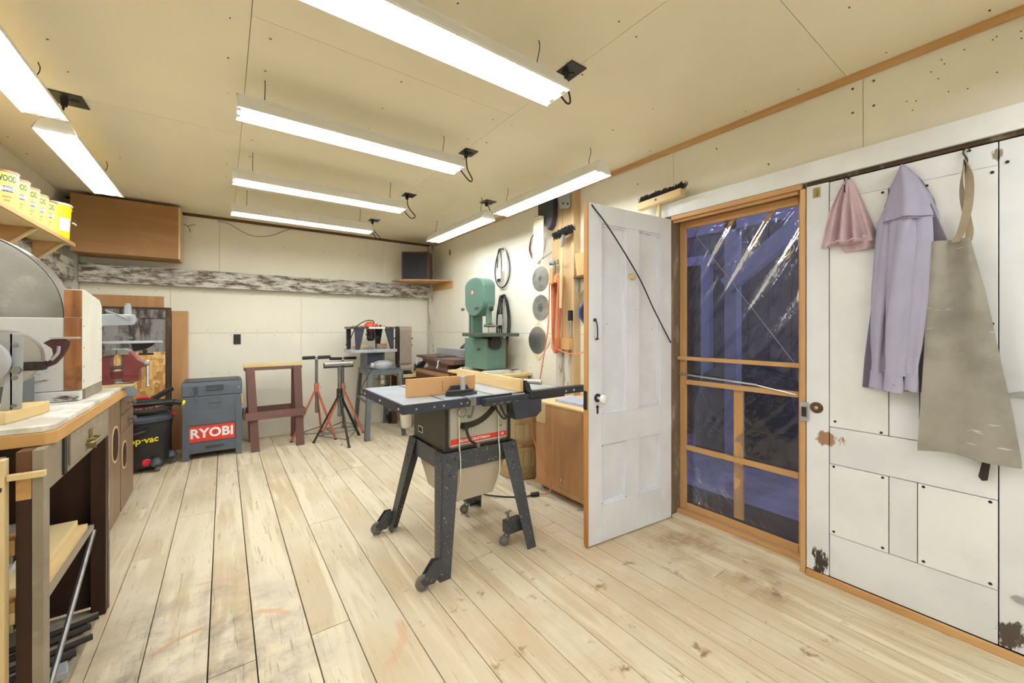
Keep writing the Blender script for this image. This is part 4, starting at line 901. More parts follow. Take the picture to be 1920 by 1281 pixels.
# ================================================================== WORKBENCH, left
wbn = thing('workbench', 'grimy grey wooden workbench with a thick dusty top along the left wall', 'workbench', (-.8, 2.2, 0))
q = dict(parent=wbn)
tp = [(-1.145, 1.838), (-.452, 1.838), (-.430, 1.86), (-.428, 2.93), (-.445, 2.965), (-.50, 2.985), (-1.145, 2.985)]
MB().prism(tp, (0, 0, .982), (1, 0, 0), (0, 1, 0), (0, 0, .018)).build('top_board', 'benchtop', wbn, bev=.003)
tp2 = [(a+(.006 if a > -1 else 0), b+(0 if b > 2 else -.003)) for a, b in tp]
MB().prism(tp2, (0, 0, .9415), (1, 0, 0), (0, 1, 0), (0, 0, .04)).build('top_slab', 'benchedge', wbn, bev=.003)
B(-.455, -.437, 1.835, 2.618, .805, .940).build('front_board', 'deskgrey', wbn, bev=.002)
dr = B(-.4365, -.430, 2.02, 2.56, .825, .935).build('drawer', 'deskgrey', wbn, bev=.002)
MB().tube(spl([(-.43, 2.20, .855), (-.412, 2.20, .86), (-.405, 2.25, .862), (-.405, 2.30, .86), (-.43, 2.32, .862)], 5), .005, 6).box(-.4298, -.425, 2.24, 2.28, .87, .905).box(-.4298, -.405, 2.215, 2.225, .835, .87).build('latch', 'brass', dr)
B(-.4368, -.431, 1.955, 1.985, .812, .935).build('rubber_strip', 'rubber', wbn)
B(-.458, -.435, 1.778, 1.832, 0, .9405).build('post', 'deskgrey', wbn, bev=.002)
B(-.489, -.459, 1.78, 1.832, 0, .799).build('post', 'darkply', wbn)
B(-.489, -.459, 1.779, 1.832, .7995, .862).build('splice_block', 'benchedge', wbn); B(-.489, -.459, 1.78, 1.832, .8625, .9405).build('post', 'brownwood', wbn)
B(-.485, -.437, 2.56, 2.617, 0, .804).build('post', 'darkply', wbn)
B(-.4368, -.4335, 2.605, 2.62, 0, .804).build('edge_strip', 'deskgrey', wbn)
B(-1.14, -.486, 2.60, 2.618, .03, .94).build('side_panel', 'darkply', wbn)
B(-1.145, -1.13, 1.80, 2.60, .03, .94).build('back_panel', 'darkply', wbn)
B(-1.13, -.46, 1.80, 2.598, .0, .02).build('bottom_board', 'deskgrey', wbn)
for z in (.16, .42, .62): B(-1.128, -.495, 1.782, 1.90, z, z+.02).build('cleat', 'deskgrey', wbn)
B(-1.128, -.49, 1.905, 2.595, .398, .4195).build('shelf', 'darkply', wbn)
# things stored on the open end of the bench, near the camera
def plank(name, lbl, x0, x1, y0, y1, z0, z1, mt, cat='board', rz=0, ry=0, rx=0, group=None, bev=.002):
    c = ((x0+x1)/2, (y0+y1)/2, (z0+z1)/2); t = thing(name, lbl, cat, (c[0], c[1], z0), 0, group)
    MB().obox(c, (x1-x0, y1-y0, z1-z0), rz, rx, ry).build('board', mt, t, bev=bev); return t
plank('upright_board', 'wide orange brown board standing at the near end of the bench', -.545, -.518, 1.745, 1.772, 0, .88, 'pineZ')
plank('upright_stick', 'pale thin stick standing upright at the near bench end', -.512, -.499, 1.74, 1.772, 0, .93, 'paleZ')
plank('projecting_stick', 'pale square stick poking out sideways from under the bench top', -.497, -.425, 1.745, 1.765, .868, .884, 'paleX', bev=.001)
t = thing('switch_box', 'grey steel box with a black lever under the bench corner', 'switch', (-.55, 1.80, .8))
B(-.60, -.517, 1.777, 1.82, .80, .925).build('case', 'deskgrey', t, bev=.003)
MB().bar((-.535, 1.776, .852), (-.512, 1.735, .848), .02, .012).bar((-.535, 1.774, .84), (-.535, 1.774, .87), .008, .008).build('lever', 'black', t)
for k, (x0, x1, z0, z1, y0, y1, lbl, mt) in enumerate(((-.70, -.463, .4205, .440, 1.91, 2.50, 'lowest dusty plank stacked on the bench shelf', 'deskgrey'), (-.78, -.475, .4410, .463, 1.91, 2.46, 'middle orange edged plank stacked on the bench shelf', 'paleY'), (-.83, -.50, .4645, .492, 1.91, 2.44, 'top pale plank stacked on the bench shelf', 'paleY'))):
    plank('stored_plank', lbl, x0, x1, y0, y1, z0, z1, mt, group='planks on the shelf under the bench')
plank('grey_offcut', 'grey rough board lying on the planks under the bench', -.86, -.55, 1.92, 2.30, .530, .552, 'galv', rx=.10)
for k, (z0, z1, mt) in enumerate(((.6405, .685, 'benchedge'), (.4405, .475, 'paleY'), (.4755, .505, 'benchedge'))):
    plank('end_scrap', ['reddish wood scrap on the upper cleat at the near bench end', 'pale wood scrap lying on the middle cleat at the bench end', 'brown wood scrap on top of the pale one at the bench end'][k], -.52, -.492, 1.785, 1.86, z0, z1, mt, 'scrap', group='wood scraps at the bench end')
plank('floor_board', 'grey plank lying on the bottom board inside the bench', -.58, -.47, 1.84, 2.50, .021, .042, 'deskgrey')
def bar_thing(name, lbl, cat, pts, r, mt, group=None, n=8):
    t = thing(name, lbl, cat, pts[0], 0, group); MB().tube(pts, r, n).build('bar', mt, t, True); return t
bar_thing('leaning_rod', 'long grey iron rod leaning inside the bench against the right post', 'rod', [(-.475, 1.93, .06), (-.470, 2.53, .40)], .009, 'dullsteel')
for k, (y, z, x, r) in enumerate(((2.45, .055, -.44, .012), (2.38, .058, -.45, .013), (2.30, .056, -.43, .012), (2.22, .058, -.46, .014))):
    bar_thing('iron_bar', ['thinnest far iron pipe piled on the bench floor', 'second iron pipe from the far post, piled on the bench floor', 'third iron pipe piled on the bench floor', 'nearest thick iron pipe piled on the bench floor'][k], 'pipe', [(-.78, y-.10, z), (x, y, z)], r, 'iron', 'iron pipes under the bench')
t = thing('bar_clamp', 'large pale green grey clamp lying on the floor board under the bench', 'clamp', (-.6, 2.0, .043))
MB().prism([(-.80, 1.86), (-.56, 1.88), (-.50, 1.93), (-.50, 1.98), (-.60, 1.96), (-.82, 1.93)], (0, 0, .09), (1, 0, 0), (0, 1, 0), (0, 0, .035)).build('jaw', 'galv', t, bev=.005)
MB().obox((-.62, 2.06, .075), (.34, .07, .025), .25).build('beam', 'galv', t, bev=.004)
MB().obox((-.60, 1.98, .066), (.06, .1, .045), .2).build('bracket', 'greymetal', t, bev=.004)
MB().tube([(-.50+.028*math.cos(a), 1.87+.02*math.sin(a), .085+.034*math.sin(a)) for a in [2*PI*i/16 for i in range(16)]], .008, 6, True).build('ring', 'dullsteel', t, True)

# far cabinet under the scroll saw
fc = thing('drawer_cabinet', 'taupe wooden cabinet with two drawers and slotted doors past the workbench', 'cabinet', (-.9, 3.8, 0))
B(-1.13, -.592, 3.15, 4.30, .02, .812).build('case', 'cabinetwood', fc)
B(-1.132, -.575, 3.14, 4.31, .8125, .83).build('top', 'whitewash', fc, bev=.002)
B(-.5915, -.578, 3.30, 3.80, .03, .805).build('door', 'cabinetwood', fc, bev=.002)
d_ = B(-.5915, -.578, 3.83, 4.29, .03, .565).build('door', 'cabinetwood', fc, bev=.002)
def slot(y0, y1, z0, z1, par):
    w, h = y1-y0, z1-z0; pl = rrect(w, h, w*.45)
    m = MB().prism(pl, (-.5785, (y0+y1)/2, (z0+z1)/2), (0, 1, 0), (0, 0, 1), (.003, 0, 0)); m.build('finger_slot', 'paleZ', par)
    MB().prism(rrect(w-.03, h-.03, (w-.03)*.45), (-.5757, (y0+y1)/2, (z0+z1)/2), (0, 1, 0), (0, 0, 1), (.001, 0, 0)).build('slot_recess', 'darkply', par)
slot(3.55, 3.74, .42, .66, fc); slot(3.86, 4.02, .30, .50, fc)
for z0, z1, zk in ((.70, .805, .755), (.575, .69, .63)):
    dd = B(-.5915, -.578, 3.83, 4.29, z0, z1).build('drawer', 'cabinetwood', fc, bev=.002)
    MB().lathe([(.022, 0), (.022, .004), (.008, .006), (.008, .022), (.02, .028), (.022, .04), (.012, .046), (0, .047)], (-.578, 4.08, zk), (1, 0, 0), 14).build('knob', 'dullsteel', dd, True)
# ================================================================== ON THE BENCH
gs = thing('grindstone', 'large grey grindstone wheel in a heavy whitewashed timber frame on the bench', 'grinder', (-.8, 2.5, 1.0))
GC = Vector((-.905, 2.575, 1.357))
MB().lathe([(.03, -.06), (.325, -.06), (.345, -.055), (.347, .06), (.335, .065), (.03, .065)], GC, (0, 1, 0), 56).build('wheel', 'stoneface', gs, True)
MB().lathe([(.3475, -.052), (.3515, -.052), (.3515, .055), (.3475, .055)], GC, (0, 1, 0), 56, False).build('rim_band', 'steel', gs, True)
MB().cyl(GC+Vector((0, -.20, 0)), GC+Vector((0, .13, 0)), .014).build('axle', 'steel', gs, True)
B(-1.10, -.531, 2.400, 2.440, 1.045, 1.345).build('front_plank', 'whitewash', gs, bev=.004)
B(-1.10, -.486, 2.392, 2.440, 1.002, 1.043).build('bottom_plank', 'whitewash', gs, bev=.003)
B(-1.10, -.60, 2.69, 2.73, 1.002, 1.30).build('rear_plank', 'whitewash', gs, bev=.003)
MB().prism([(2.400, 1.046), (2.73, 1.046), (2.73, 1.405), (2.69, 1.435), (2.44, 1.465), (2.400, 1.462)], (-.530, 0, 0), (0, 1, 0), (0, 0, 1), (.0515, 0, 0)).build('end_block', 'whitetimber', gs, bev=.003)
B(-.530, -.4795, 2.3965, 2.3992, 1.048, 1.345).build('block_face', 'endgrain', gs)
B(-.530, -.4795, 2.3965, 2.3992, 1.348, 1.460).build('block_face', 'endgrain', gs)
B(-.5305, -.4780, 2.444, 2.729, 1.002, 1.0445).build('foot', 'deskgrey', gs, bev=.003)
m = MB()
for y, z in ((2.42, 1.31), (2.42, 1.22), (2.42, 1.14), (2.42, 1.08), (2.70, 1.30), (2.70, 1.15), (2.70, 1.07)): m.cyl((-.4787, y, z), (-.4775, y, z), .003, n=6)
m.build('nails', 'iron', gs)['kind'] = 'stuff'
gr = thing('bench_grinder', 'small grey grinding wheel with a galvanised bracket and burgundy tool rest on the bench', 'grinder', (-.62, 2.1, 1.0))
MB().lathe([(.02, -.014), (.098, -.014), (.098, .014), (.02, .014)], (-.643, 2.22, 1.195), (0, 1, 0), 36).build('grinding_wheel', 'stone', gr, True)
MB().lathe([(.0985, -.012), (.1015, -.012), (.1015, .012), (.0985, .012)], (-.643, 2.22, 1.195), (0, 1, 0), 36, False).build('rim', 'steel', gr, True)
MB().cyl((-.643, 2.05, 1.195), (-.643, 2.38, 1.195), .012).cyl((-.643, 2.26, 1.195), (-.643, 2.36, 1.195), .04, n=18).build('shaft', 'dullsteel', gr, True)
B(-.70, -.60, 2.25, 2.36, 1.0008, 1.16).build('pedestal', 'greymetal', gr, bev=.006)
B(-.560, -.556, 1.995, 2.075, 1.0385, 1.285).build('bracket_side', 'galv', gr)
MB().prism([(x, z) for x, z in ((-.582, 1.0385), (-.536, 1.0385), (-.530, 1.283), (-.60, 1.285), (-.60, 1.275), (-.56, 1.25))], (0, 2.0, 0), (1, 0, 0), (0, 0, 1), (0, -.005, 0)).build('bracket', 'galv', gr, bev=.001)
m = MB().cyl((-.545, 1.995, 1.165), (-.545, 1.978, 1.165), .012, n=6).cyl((-.548, 1.9945, 1.245), (-.548, 1.990, 1.245), .006, n=10).cyl((-.550, 1.9945, 1.14), (-.55, 1.990, 1.14), .007, n=10).cyl((-.552, 1.9945, 1.05), (-.552, 1.988, 1.05), .006, n=10)
m.build('bolts', 'dullsteel', gr, True)
MB().lathe([(.03, -.01), (.070, -.01), (.076, -.006), (.062, 0), (.076, .006), (.070, .01), (.03, .01)], (-.628, 1.975, 1.195), (0, 1, 0), 32).build('pulley', 'galv', gr, True)
MB().lathe([(0, -.012), (.045, -.012), (.045, .012), (0, .012)], (-.628, 1.97, 1.195), (0, 1, 0), 24).build('pulley_hub', 'paleX', gr, True)
tr = MB()
cc_ = Vector((-.575, 2.0, 1.262)); o1 = [(-.498+.0, 1.252), (-.480, 1.264), (-.452, 1.266), (-.437, 1.255), (-.440, 1.235), (-.452, 1.205), (-.470, 1.178), (-.492, 1.166), (-.500, 1.176), (-.484, 1.192), (-.475, 1.212), (-.478, 1.232)]
tr.prism(o1, (0, 2.03, 0), (1, 0, 0), (0, 0, 1), (0, .02, 0)); trr = tr.build('tool_rest', 'burg', gr, bev=.002)
MB().obox((-.448, 2.04, 1.268), (.065, .05, .006)).build('rest_plate', 'steel', trr)
MB().tube(spl([(-.460, 2.027, 1.240), (-.463, 2.027, 1.215), (-.478, 2.027, 1.192)], 4), .005, 6).build('slot', 'galv', trr)
MB().obox((-.515, 2.02, 1.176), (.05, .04, .030)).cyl((-.515, 1.999, 1.176), (-.515, 1.99, 1.176), .009, n=6).build('rest_clamp', 'iron', gr, bev=.002)
wbk = thing('mounting_block', 'thick pale wood block at the near corner of the bench top', 'block', (-.6, 2.0, 1.0))
MB().prism([(-.72, 1.935), (-.552, 1.935), (-.515, 2.10), (-.515, 2.17), (-.72, 2.17)], (0, 0, 1.0005), (1, 0, 0), (0, 1, 0), (0, 0, .037)).build('block', 'paleY', wbk, bev=.003)
# vise at the far end of the bench
vs_ = thing('bench_vise', 'dark red bench vise with a hanging chrome handle at the far end of the bench', 'vise', (-.45, 2.90, 1.0))
B(-.50, -.385, 2.84, 2.96, 1.0005, 1.013).build('base_board', 'paleX', vs_, bev=.002)
def vy(poly, y0, y1, n, mt, par=vs_, bv=.004): return MB().prism(poly, (0, y0, 0), (1, 0, 0), (0, 0, 1), (0, y1-y0, 0)).build(n, mt, par, bev=bv)
vy([(-.56, 1.0005), (-.465, 1.0005), (-.465, 1.03), (-.472, 1.06), (-.472, 1.15), (-.46, 1.17), (-.475, 1.188), (-.50, 1.185), (-.53, 1.16), (-.56, 1.12)], 2.85, 2.95, 'fixed_jaw', 'vise')
vy([(-.425, 1.022), (-.365, 1.022), (-.362, 1.09), (-.345, 1.10), (-.345, 1.12), (-.37, 1.14), (-.395, 1.18), (-.425, 1.19), (-.435, 1.168), (-.425, 1.15)], 2.855, 2.945, 'moving_jaw', 'vise')
vy([(-.50, 1.155), (-.49, 1.188), (-.465, 1.197), (-.448, 1.193), (-.448, 1.166), (-.47, 1.162)], 2.845, 2.955, 'jaw_plate', 'dullsteel')
vy([(-.447, 1.166), (-.447, 1.193), (-.42, 1.196), (-.40, 1.186), (-.40, 1.162)], 2.845, 2.955, 'jaw_plate', 'dullsteel')
B(-.47, -.42, 2.87, 2.93, 1.04, 1.075).build('slide', 'vise', vs_)
MB().cyl((-.47, 2.90, 1.095), (-.33, 2.90, 1.108), .009).cyl((-.36, 2.90, 1.108), (-.328, 2.90, 1.110), .017, .014).build('screw', 'dullsteel', vs_, True)
m = MB()
for z in (1.055, 1.035): m.box(-.428, -.362, 2.8525, 2.8548, z, z+.006).box(-.55, -.468, 2.8475, 2.8498, z, z+.006)
m.build('ribs', 'vise', vs_)
MB().cyl((-.335, 2.90, 1.122), (-.330, 2.865, .995), .0065, n=10).sph((-.335, 2.90, 1.122), .009).sph((-.330, 2.865, .995), .009).build('handle', 'steel', vs_, True)
# scroll saw on the far cabinet
ss = thing('scroll_saw', 'grey scroll saw with long arm and flat table behind the red vise', 'scroll saw', (-.7, 3.85, .83))
MB().loft([[(x, y, z) for x, y in ((x0, y0), (x1, y0), (x1, y1), (x0, y1))] for x0, x1, y0, y1, z in ((-1.10, -.50, 3.75, 3.95, .8305), (-1.08, -.53, 3.77, 3.93, .90), (-1.05, -.60, 3.80, 3.90, .95))]).build('base', 'greymetal', ss, bev=.01)
MB().prism([(-1.10, .95), (-.98, .95), (-.96, 1.30), (-.54, 1.325), (-.515, 1.33), (-.50, 1.36), (-.51, 1.40), (-.98, 1.40), (-1.08, 1.36)], (0, 3.82, 0), (1, 0, 0), (0, 0, 1), (0, .055, 0)).build('arm', 'galv', ss, bev=.006)
MB().cyl((-.546, 3.85, 1.40), (-.546, 3.85, 1.462), .019).cyl((-.546, 3.85, 1.462), (-.546, 3.85, 1.478), .014).build('tension_knob', 'galv', ss, True)
MB().cyl((-.545, 3.81, 1.372), (-.650, 3.79, 1.425), .005, n=8).cyl((-.545, 3.81, 1.372), (-.545, 3.83, 1.372), .014).build('tension_lever', 'steel', ss, True)
MB().cyl((-.585, 3.85, 1.33), (-.585, 3.85, 1.25), .007).box(-.60, -.57, 3.83, 3.87, 1.245, 1.265).cyl((-.585, 3.85, 1.245), (-.585, 3.85, 1.215), .003).bar((-.61, 3.84, 1.245), (-.52, 3.84, 1.235), .02, .01).build('blade_holder', 'dullsteel', ss, True)
MB().prism([(math.cos(a)*.17-.53, math.sin(a)*.17+3.85) for a in [2*PI*i/28 for i in range(28)]], (0, 0, 1.20), (1, 0, 0), (0, 1, 0), (0, 0, .012)).build('table', 'galv', ss, bev=.002)
MB().prism([(-.53, 1.199), (-.40, 1.199), (-.42, 1.175), (-.46, 1.15), (-.52, 1.14)], (0, 3.84, 0), (1, 0, 0), (0, 0, 1), (0, .02, 0)).cyl((-.455, 3.83, 1.15), (-.455, 3.83, 1.12), .012).bar((-.49, 3.84, 1.12), (-.41, 3.84, 1.12), .015, .015).build('trunnion', 'iron', ss, bev=.001)
MB().bar((-.56, 3.85, .90), (-.56, 3.85, 1.195), .03, .04).build('support', 'greymetal', ss)

# ================================================================== SHELF WITH CANS, left wall
sh = thing('wall_shelf', 'long pine shelf on triangular brackets on the left wall', 'shelf', (-1.1, 3.5, 1.97))
B(-1.229, -.970, 1.2, 4.60, 1.955, 1.975).build('board', 'paleY', sh, bev=.001)
B(-.9698, -.955, 1.2, 4.60, 1.950, 1.977).build('front_edge', 'pineY', sh, bev=.001)
for y in (1.5, 2.7, 3.90, 4.46):
    br_ = MB().prism([(-1.148, 1.954), (-.99, 1.954), (-1.148, 1.80)], (0, y, 0), (1, 0, 0), (0, 0, 1), (0, .012, 0)).build('bracket', 'pineX', sh)
    MB().prism([(-.99, 1.954), (-.985, 1.945), (-1.143, 1.788), (-1.148, 1.80)], (0, y-.010, 0), (1, 0, 0), (0, 0, 1), (0, .032, 0)).build('bracket_lip', 'paleX', br_)
places = ['leftmost yellow wood filler can on the wall shelf, cut by the photo edge', 'second yellow wood filler can from the left on the shelf', 'middle yellow wood filler can of the row on the shelf', 'fourth yellow wood filler can from the left on the shelf', 'last yellow can, partly hidden by the yellow bucket']
for k, y in enumerate((3.62, 3.785, 3.95, 4.115, 4.28)):
    t = thing('filler_can', places[k], 'can', (-1.045, y, 1.9775), 0, 'wood filler cans on the wall shelf')
    r = .062; n = 28; qq = dict(parent=t, w=False)
    MB().loft([[(math.cos(2*PI*i/n)*r, math.sin(2*PI*i/n)*r, z) for i in range(n)] for z in (.0, .228)]).build('body', 'canyellow', smooth=True, **qq)
    MB().lathe([(.063, .0), (.0645, .002), (.0645, .006), (.063, .008)], n=n).build('base_rim', 'canrust', smooth=True, **qq)
    MB().lathe([(.05, .224), (.0645, .226), (.0655, .232), (.0645, .237), (.054, .237), (.052, .232), (0, .232)], n=n).build('lid', 'canrust', smooth=True, **qq)
    ctr = t.location
    def wrap_(rr, th0):
        return lambda x, yy: Vector((ctr.x+math.cos(th0+x/rr)*rr, ctr.y+math.sin(th0+x/rr)*rr, 0))
    th0 = math.atan2(-y, 1.045)+.26                     # printed side looks into the room
    def bd_(zc, rr=.0628, th=th0): return lambda x, yy: Vector((ctr.x+math.cos(th+x/rr)*rr, ctr.y+math.sin(th+x/rr)*rr, ctr.z+zc+yy))
    text('print_word', 'WOOD', .048, 'print_green', t, (0, 0, 0), (1, 0, 0), (0, 0, 1), bend=bd_(.188), bold=.0022, sx=.50)
    m = MB()
    for i in range(12):
        a0 = th0+.42-.84*i/12; a1 = th0+.42-.84*(i+1)/12; rr = .0624; hh2 = .017 if i < 10 else .017*(12-i)/2.2
        m.add([(ctr.x+math.cos(a)*rr, ctr.y+math.sin(a)*rr, ctr.z+.128+s) for a, s in ((a0, -.017), (a1, -.017 if i < 10 else -hh2*.4), (a1, .017 if i < 10 else hh2*.4), (a0, .017))], [(0, 1, 2, 3)])
    m.build('blue_arrow', 'print_blue', t)
    text('print_name', 'MINWAX', .030, 'label_white', t, (0, 0, 0), (1, 0, 0), (0, 0, 1), bend=bd_(.128, .0630), bold=.0012, sx=.50)
    m = MB()
    for zc, hw in ((.083, .30), (.062, .20)):
        for i in range(8):
            a0 = th0-hw+2*hw*i/8; a1 = th0-hw+2*hw*(i+1)/8
            m.add([(ctr.x+math.cos(a)*.0624, ctr.y+math.sin(a)*.0624, ctr.z+zc+s) for a, s in ((a0, -.006), (a1, -.006), (a1, .006), (a0, .006))], [(0, 1, 2, 3)])
    m.build('orange_print', 'print_orange', t)
bk = thing('yellow_bucket', 'bright yellow plastic bucket with a wire bail at the end of the wall shelf', 'bucket', (-1.045, 4.47, 1.9775))
c = Vector((-1.045, 4.47, 1.9775))
MB().lathe([(0, 0), (.083, 0), (.094, .225), (.098, .228), (.099, .236), (.095, .238), (.096, .255)], c, (0, 0, 1), 36).build('body', 'yellow', bk, True)
MB().lathe([(.094, .0), (.101, .002), (.103, .010), (.098, .018), (0, .018)], c+Vector((0, 0, .252)), (0, 0, 1), 36).build('lid', 'whitetimber', bk, True)
MB().tube(spl([c+Vector((-.02, -.10, .215)), c+Vector((.07, -.085, .16)), c+Vector((.115, -.02, .12)), c+Vector((.10, .05, .17)), c+Vector((.02, .10, .215))], 7), .0018, 5).build('bail', 'dullsteel', bk, True)
MB().cyl(c+Vector((.112, -.040, .128)), c+Vector((.116, .012, .124)), .006, n=10).build('grip', 'label_white', bk, True)
m = MB()
for i in range(8):
    a0 = -1.0+.9*i/8; a1 = -1.0+.9*(i+1)/8
    m.add([c+Vector((math.cos(a)*rr, math.sin(a)*rr, z)) for a, z, rr in ((a0, .06, .0869), (a1, .06, .0869), (a1, .16, .0914), (a0, .16, .0914))], [(0, 1, 2, 3)])
m.build('paper_label', 'label_white', bk)

# plywood box under the ceiling at the back
pb_ = thing('plywood_box', 'large brown plywood box fixed high in the back left corner', 'box', (-.75, 5.4, 2.0))
B(-1.125, -.372, 5.25, 5.262, 2.005, 2.53).build('front', 'plyX', pb_, bev=.001)
B(-.372, -.360, 5.25, 5.598, 2.005, 2.53).build('side', 'paleZ', pb_)
B(-1.125, -.373, 5.263, 5.598, 2.005, 2.017).build('bottom', 'plyX', pb_)
B(-1.125, -.373, 5.263, 5.598, 2.519, 2.532).build('top', 'plyX', pb_)
wt = thing('twine_end', 'frayed end of dark wire poking from the back wall beside the plywood box', 'wire', (-.33, 5.6, 2.38))
MB().tube(spl([(-.355, 5.60, 2.44), (-.32, 5.55, 2.41), (-.29, 5.53, 2.42), (-.25, 5.52, 2.43)], 5), .003, 5).tube(spl([(-.32, 5.55, 2.41), (-.30, 5.56, 2.38), (-.30, 5.57, 2.35)], 5), .003, 5).build('wire', 'iron', wt, True)
wt = thing('loose_wire', 'thin loose wire drooping below the back ceiling trim', 'wire', (.3, 5.6, 2.5))
MB().tube(spl([(-.06, 5.612, 2.52), (.05, 5.61, 2.50), (.25, 5.606, 2.40), (.45, 5.608, 2.42), (.60, 5.612, 2.50), (.66, 5.612, 2.53)], 7), .003, 5).build('wire', 'brownwood', wt, True)
# corner shelf and speaker
cs = thing('corner_shelf', 'triangular plywood corner shelf holding the speaker', 'shelf', (2.3, 5.3, 1.95))
MB().prism([(1.90, 5.505), (1.92, 5.29), (2.28, 5.03), (2.545, 4.93), (2.545, 5.505)], (0, 0, 1.952), (1, 0, 0), (0, 1, 0), (0, 0, .018)).build('shelf_board', 'ply', cs, bev=.001)
B(2.53, 2.549, 4.91, 5.505, 1.860, 1.9515).build('wall_cleat', 'pineY', cs, bev=.001)
sp = thing('speaker', 'brown wooden loudspeaker with dark blue grille on the corner shelf', 'speaker', (2.12, 5.20, 1.9705), math.radians(-37))
q = dict(parent=sp, w=False)
B(-.185, .185, .012, .25, 0, .385).build('case', 'cab_speaker', bev=.003, **q)
for a in ((-.185, .185, 0, .017), (-.185, .185, .368, .385), (-.185, -.169, .018, .367), (.169, .185, .018, .367)): B(a[0], a[1], 0, .0115, a[2], a[3]).build('frame', 'cab_speaker', bev=.001, **q)
B(-.1685, .1685, .004, .0118, .0175, .3675).build('grille', 'vinyl', **q)

# ================================================================== BACK WALL, left part
lp = thing('plywood_sheet', 'orange brown plywood sheet leaning on the back wall behind the old door', 'board', (-.76, 5.61, 0))
B(-1.07, -.518, 5.602, 5.617, .0, 1.64).build('sheet', 'ply', lp)
lpb = thing('leaning_board', 'tan dusty board leaning on the back wall right of the old door', 'board', (-.38, 5.6, 0))
B(-.452, -.318, 5.575, 5.60, .0, 1.49).build('board', 'ply', lpb, bev=.002)
od = thing('old_door_slab', 'old peeling grey door slab leaning on the back wall', 'door', (-.75, 5.58, 0))
y0, y1 = 5.545, 5.60
B(-1.065, -1.0, y0, y1, 0, 1.52).build('stile', 'rustframe', od, bev=.003); B(-.497, -.456, y0, y1, 0, 1.52).build('stile', 'rustframe', od, bev=.003)
B(-.999, -.498, y0, y1, 1.41, 1.52).build('rail', 'greydoor', od, bev=.003); B(-.999, -.498, y0, y1, 0, .14).build('rail', 'rustframe', od, bev=.003)
B(-1.065, -.456, y0-.006, y0-.0005, 1.50, 1.522).build('top_edge', 'rustframe', od)
B(-.78, -.70, y0+.005, y1, .141, 1.409).build('muntin', 'greydoor', od)
B(-.999, -.781, y0+.02, y1-.015, .141, 1.409).build('panel', 'greydoor', od); B(-.699, -.498, y0+.02, y1-.015, .141, 1.409).build('panel', 'greydoor', od)
ob = thing('strand_board', 'orange strand board panel standing against the old grey door', 'board', (-.75, 5.53, 0))
MB().obox((-.78, 5.525, .53), (.565, .012, 1.06), 0, 0).build('sheet', 'osb', ob)
ol = thing('wall_outlet', 'black double outlet on the back wall above the grey tool case', 'outlet', (.125, 5.618, 1.18))
B(.090, .160, 5.612, 5.6195, 1.12, 1.235).build('plate', 'black', ol, bev=.001)
for z in (1.155, 1.20): MB().prism(rrect(.034, .03, .01), (.125, 5.6118, z), (1, 0, 0), (0, 0, 1), (0, -.003, 0)).build('socket', 'iron', ol)

# shop vacuum
sv = thing('shop_vacuum', 'black drum shop vacuum with coiled hose and red cap beside the cabinet', 'vacuum cleaner', (-.60, 5.0, 0))
VC = Vector((-.625, 5.02, 0)); R0 = .205
MB().lathe([(0, .045), (.185, .045), (.192, .06), (.222, .40), (.226, .44), (.232, .445), (.232, .475)], VC, (0, 0, 1), 44).build('drum', 'black', sv, True)
MB().lathe([(.2325, .452), (.238, .455), (.238, .485), (.20, .520), (.15, .535), (0, .545)], VC, (0, 0, 1), 44).build('lid', 'ryobidark', sv, True)
MB().lathe([(.13, .535), (.13, .60), (.10, .625), (0, .63)], VC+Vector((-.03, 0, 0)), (0, 0, 1), 28).build('motor_head', 'label_red', sv, True)
MB().tube(spl([VC+Vector(p) for p in ((-.08, -.10, .61), (-.03, -.12, .66), (.05, -.10, .665), (.09, -.06, .62))], 6), .012, 8).build('carry_handle', 'red', sv, True)
text('motor_print', 'Shop-vac', .06, 'label_white', sv, (0, 0, 0), (1, 0, 0), (0, 0, 1), bend=lambda x, y: VC+Vector((-.03+math.cos(-1.2+x/.131)*.1315, math.sin(-1.2+x/.131)*.1315, .568+y)), bold=.001)
def ribbed(pts, r, n=10):
    P = spl(pts, 14); return MB().tube(P, [r*(1+.10*(k % 2)) for k in range(len(P))], n)
ribbed([VC+Vector(p) for p in ((-.20, -.12, .58), (-.05, -.20, .56), (.10, -.19, .555), (.20, -.10, .57), (.19, .06, .59), (.02, .17, .60), (-.16, .12, .62), (-.20, -.05, .635), (-.05, -.14, .645), (.12, -.12, .625), (.20, -.10, .61))], .023).build('hose', 'rubber', sv, True)
MB().cyl(VC+Vector((-.10, -.16, .615)), VC+Vector((.245, -.13, .615)), .019, .022).cyl(VC+Vector((.24, -.13, .615)), VC+Vector((.30, -.11, .598)), .025).build('wand', 'black', sv, True)
MB().cyl(VC+Vector((.30, -.11, .598)), VC+Vector((.318, -.105, .592)), .026).build('wand_ring', 'yellow', sv, True)
MB().obox(VC+Vector((.13, .06, .665)), (.22, .045, .04), .5, 0, -.5).build('floor_nozzle', 'black', sv, bev=.005)
ribbed([VC+Vector(p) for p in ((-.12, -.20, .375), (-.02, -.235, .365), (.06, -.222, .385), (.075, -.215, .41))], .017).build('hose_port', 'black', sv, True)
th = -1.52
def vb(x, y): rr = .216; a = th+x/rr; return VC+Vector((math.cos(a)*(rr+.002), math.sin(a)*(rr+.002), .30+y+.02*(x/.1)*0))
text('drum_print', 'Shop\u00b7vac', .078, 'print_yellow', sv, (0, 0, 0), (1, 0, 0), (0, 0, 1), bend=vb, bold=.002, sx=1.0)
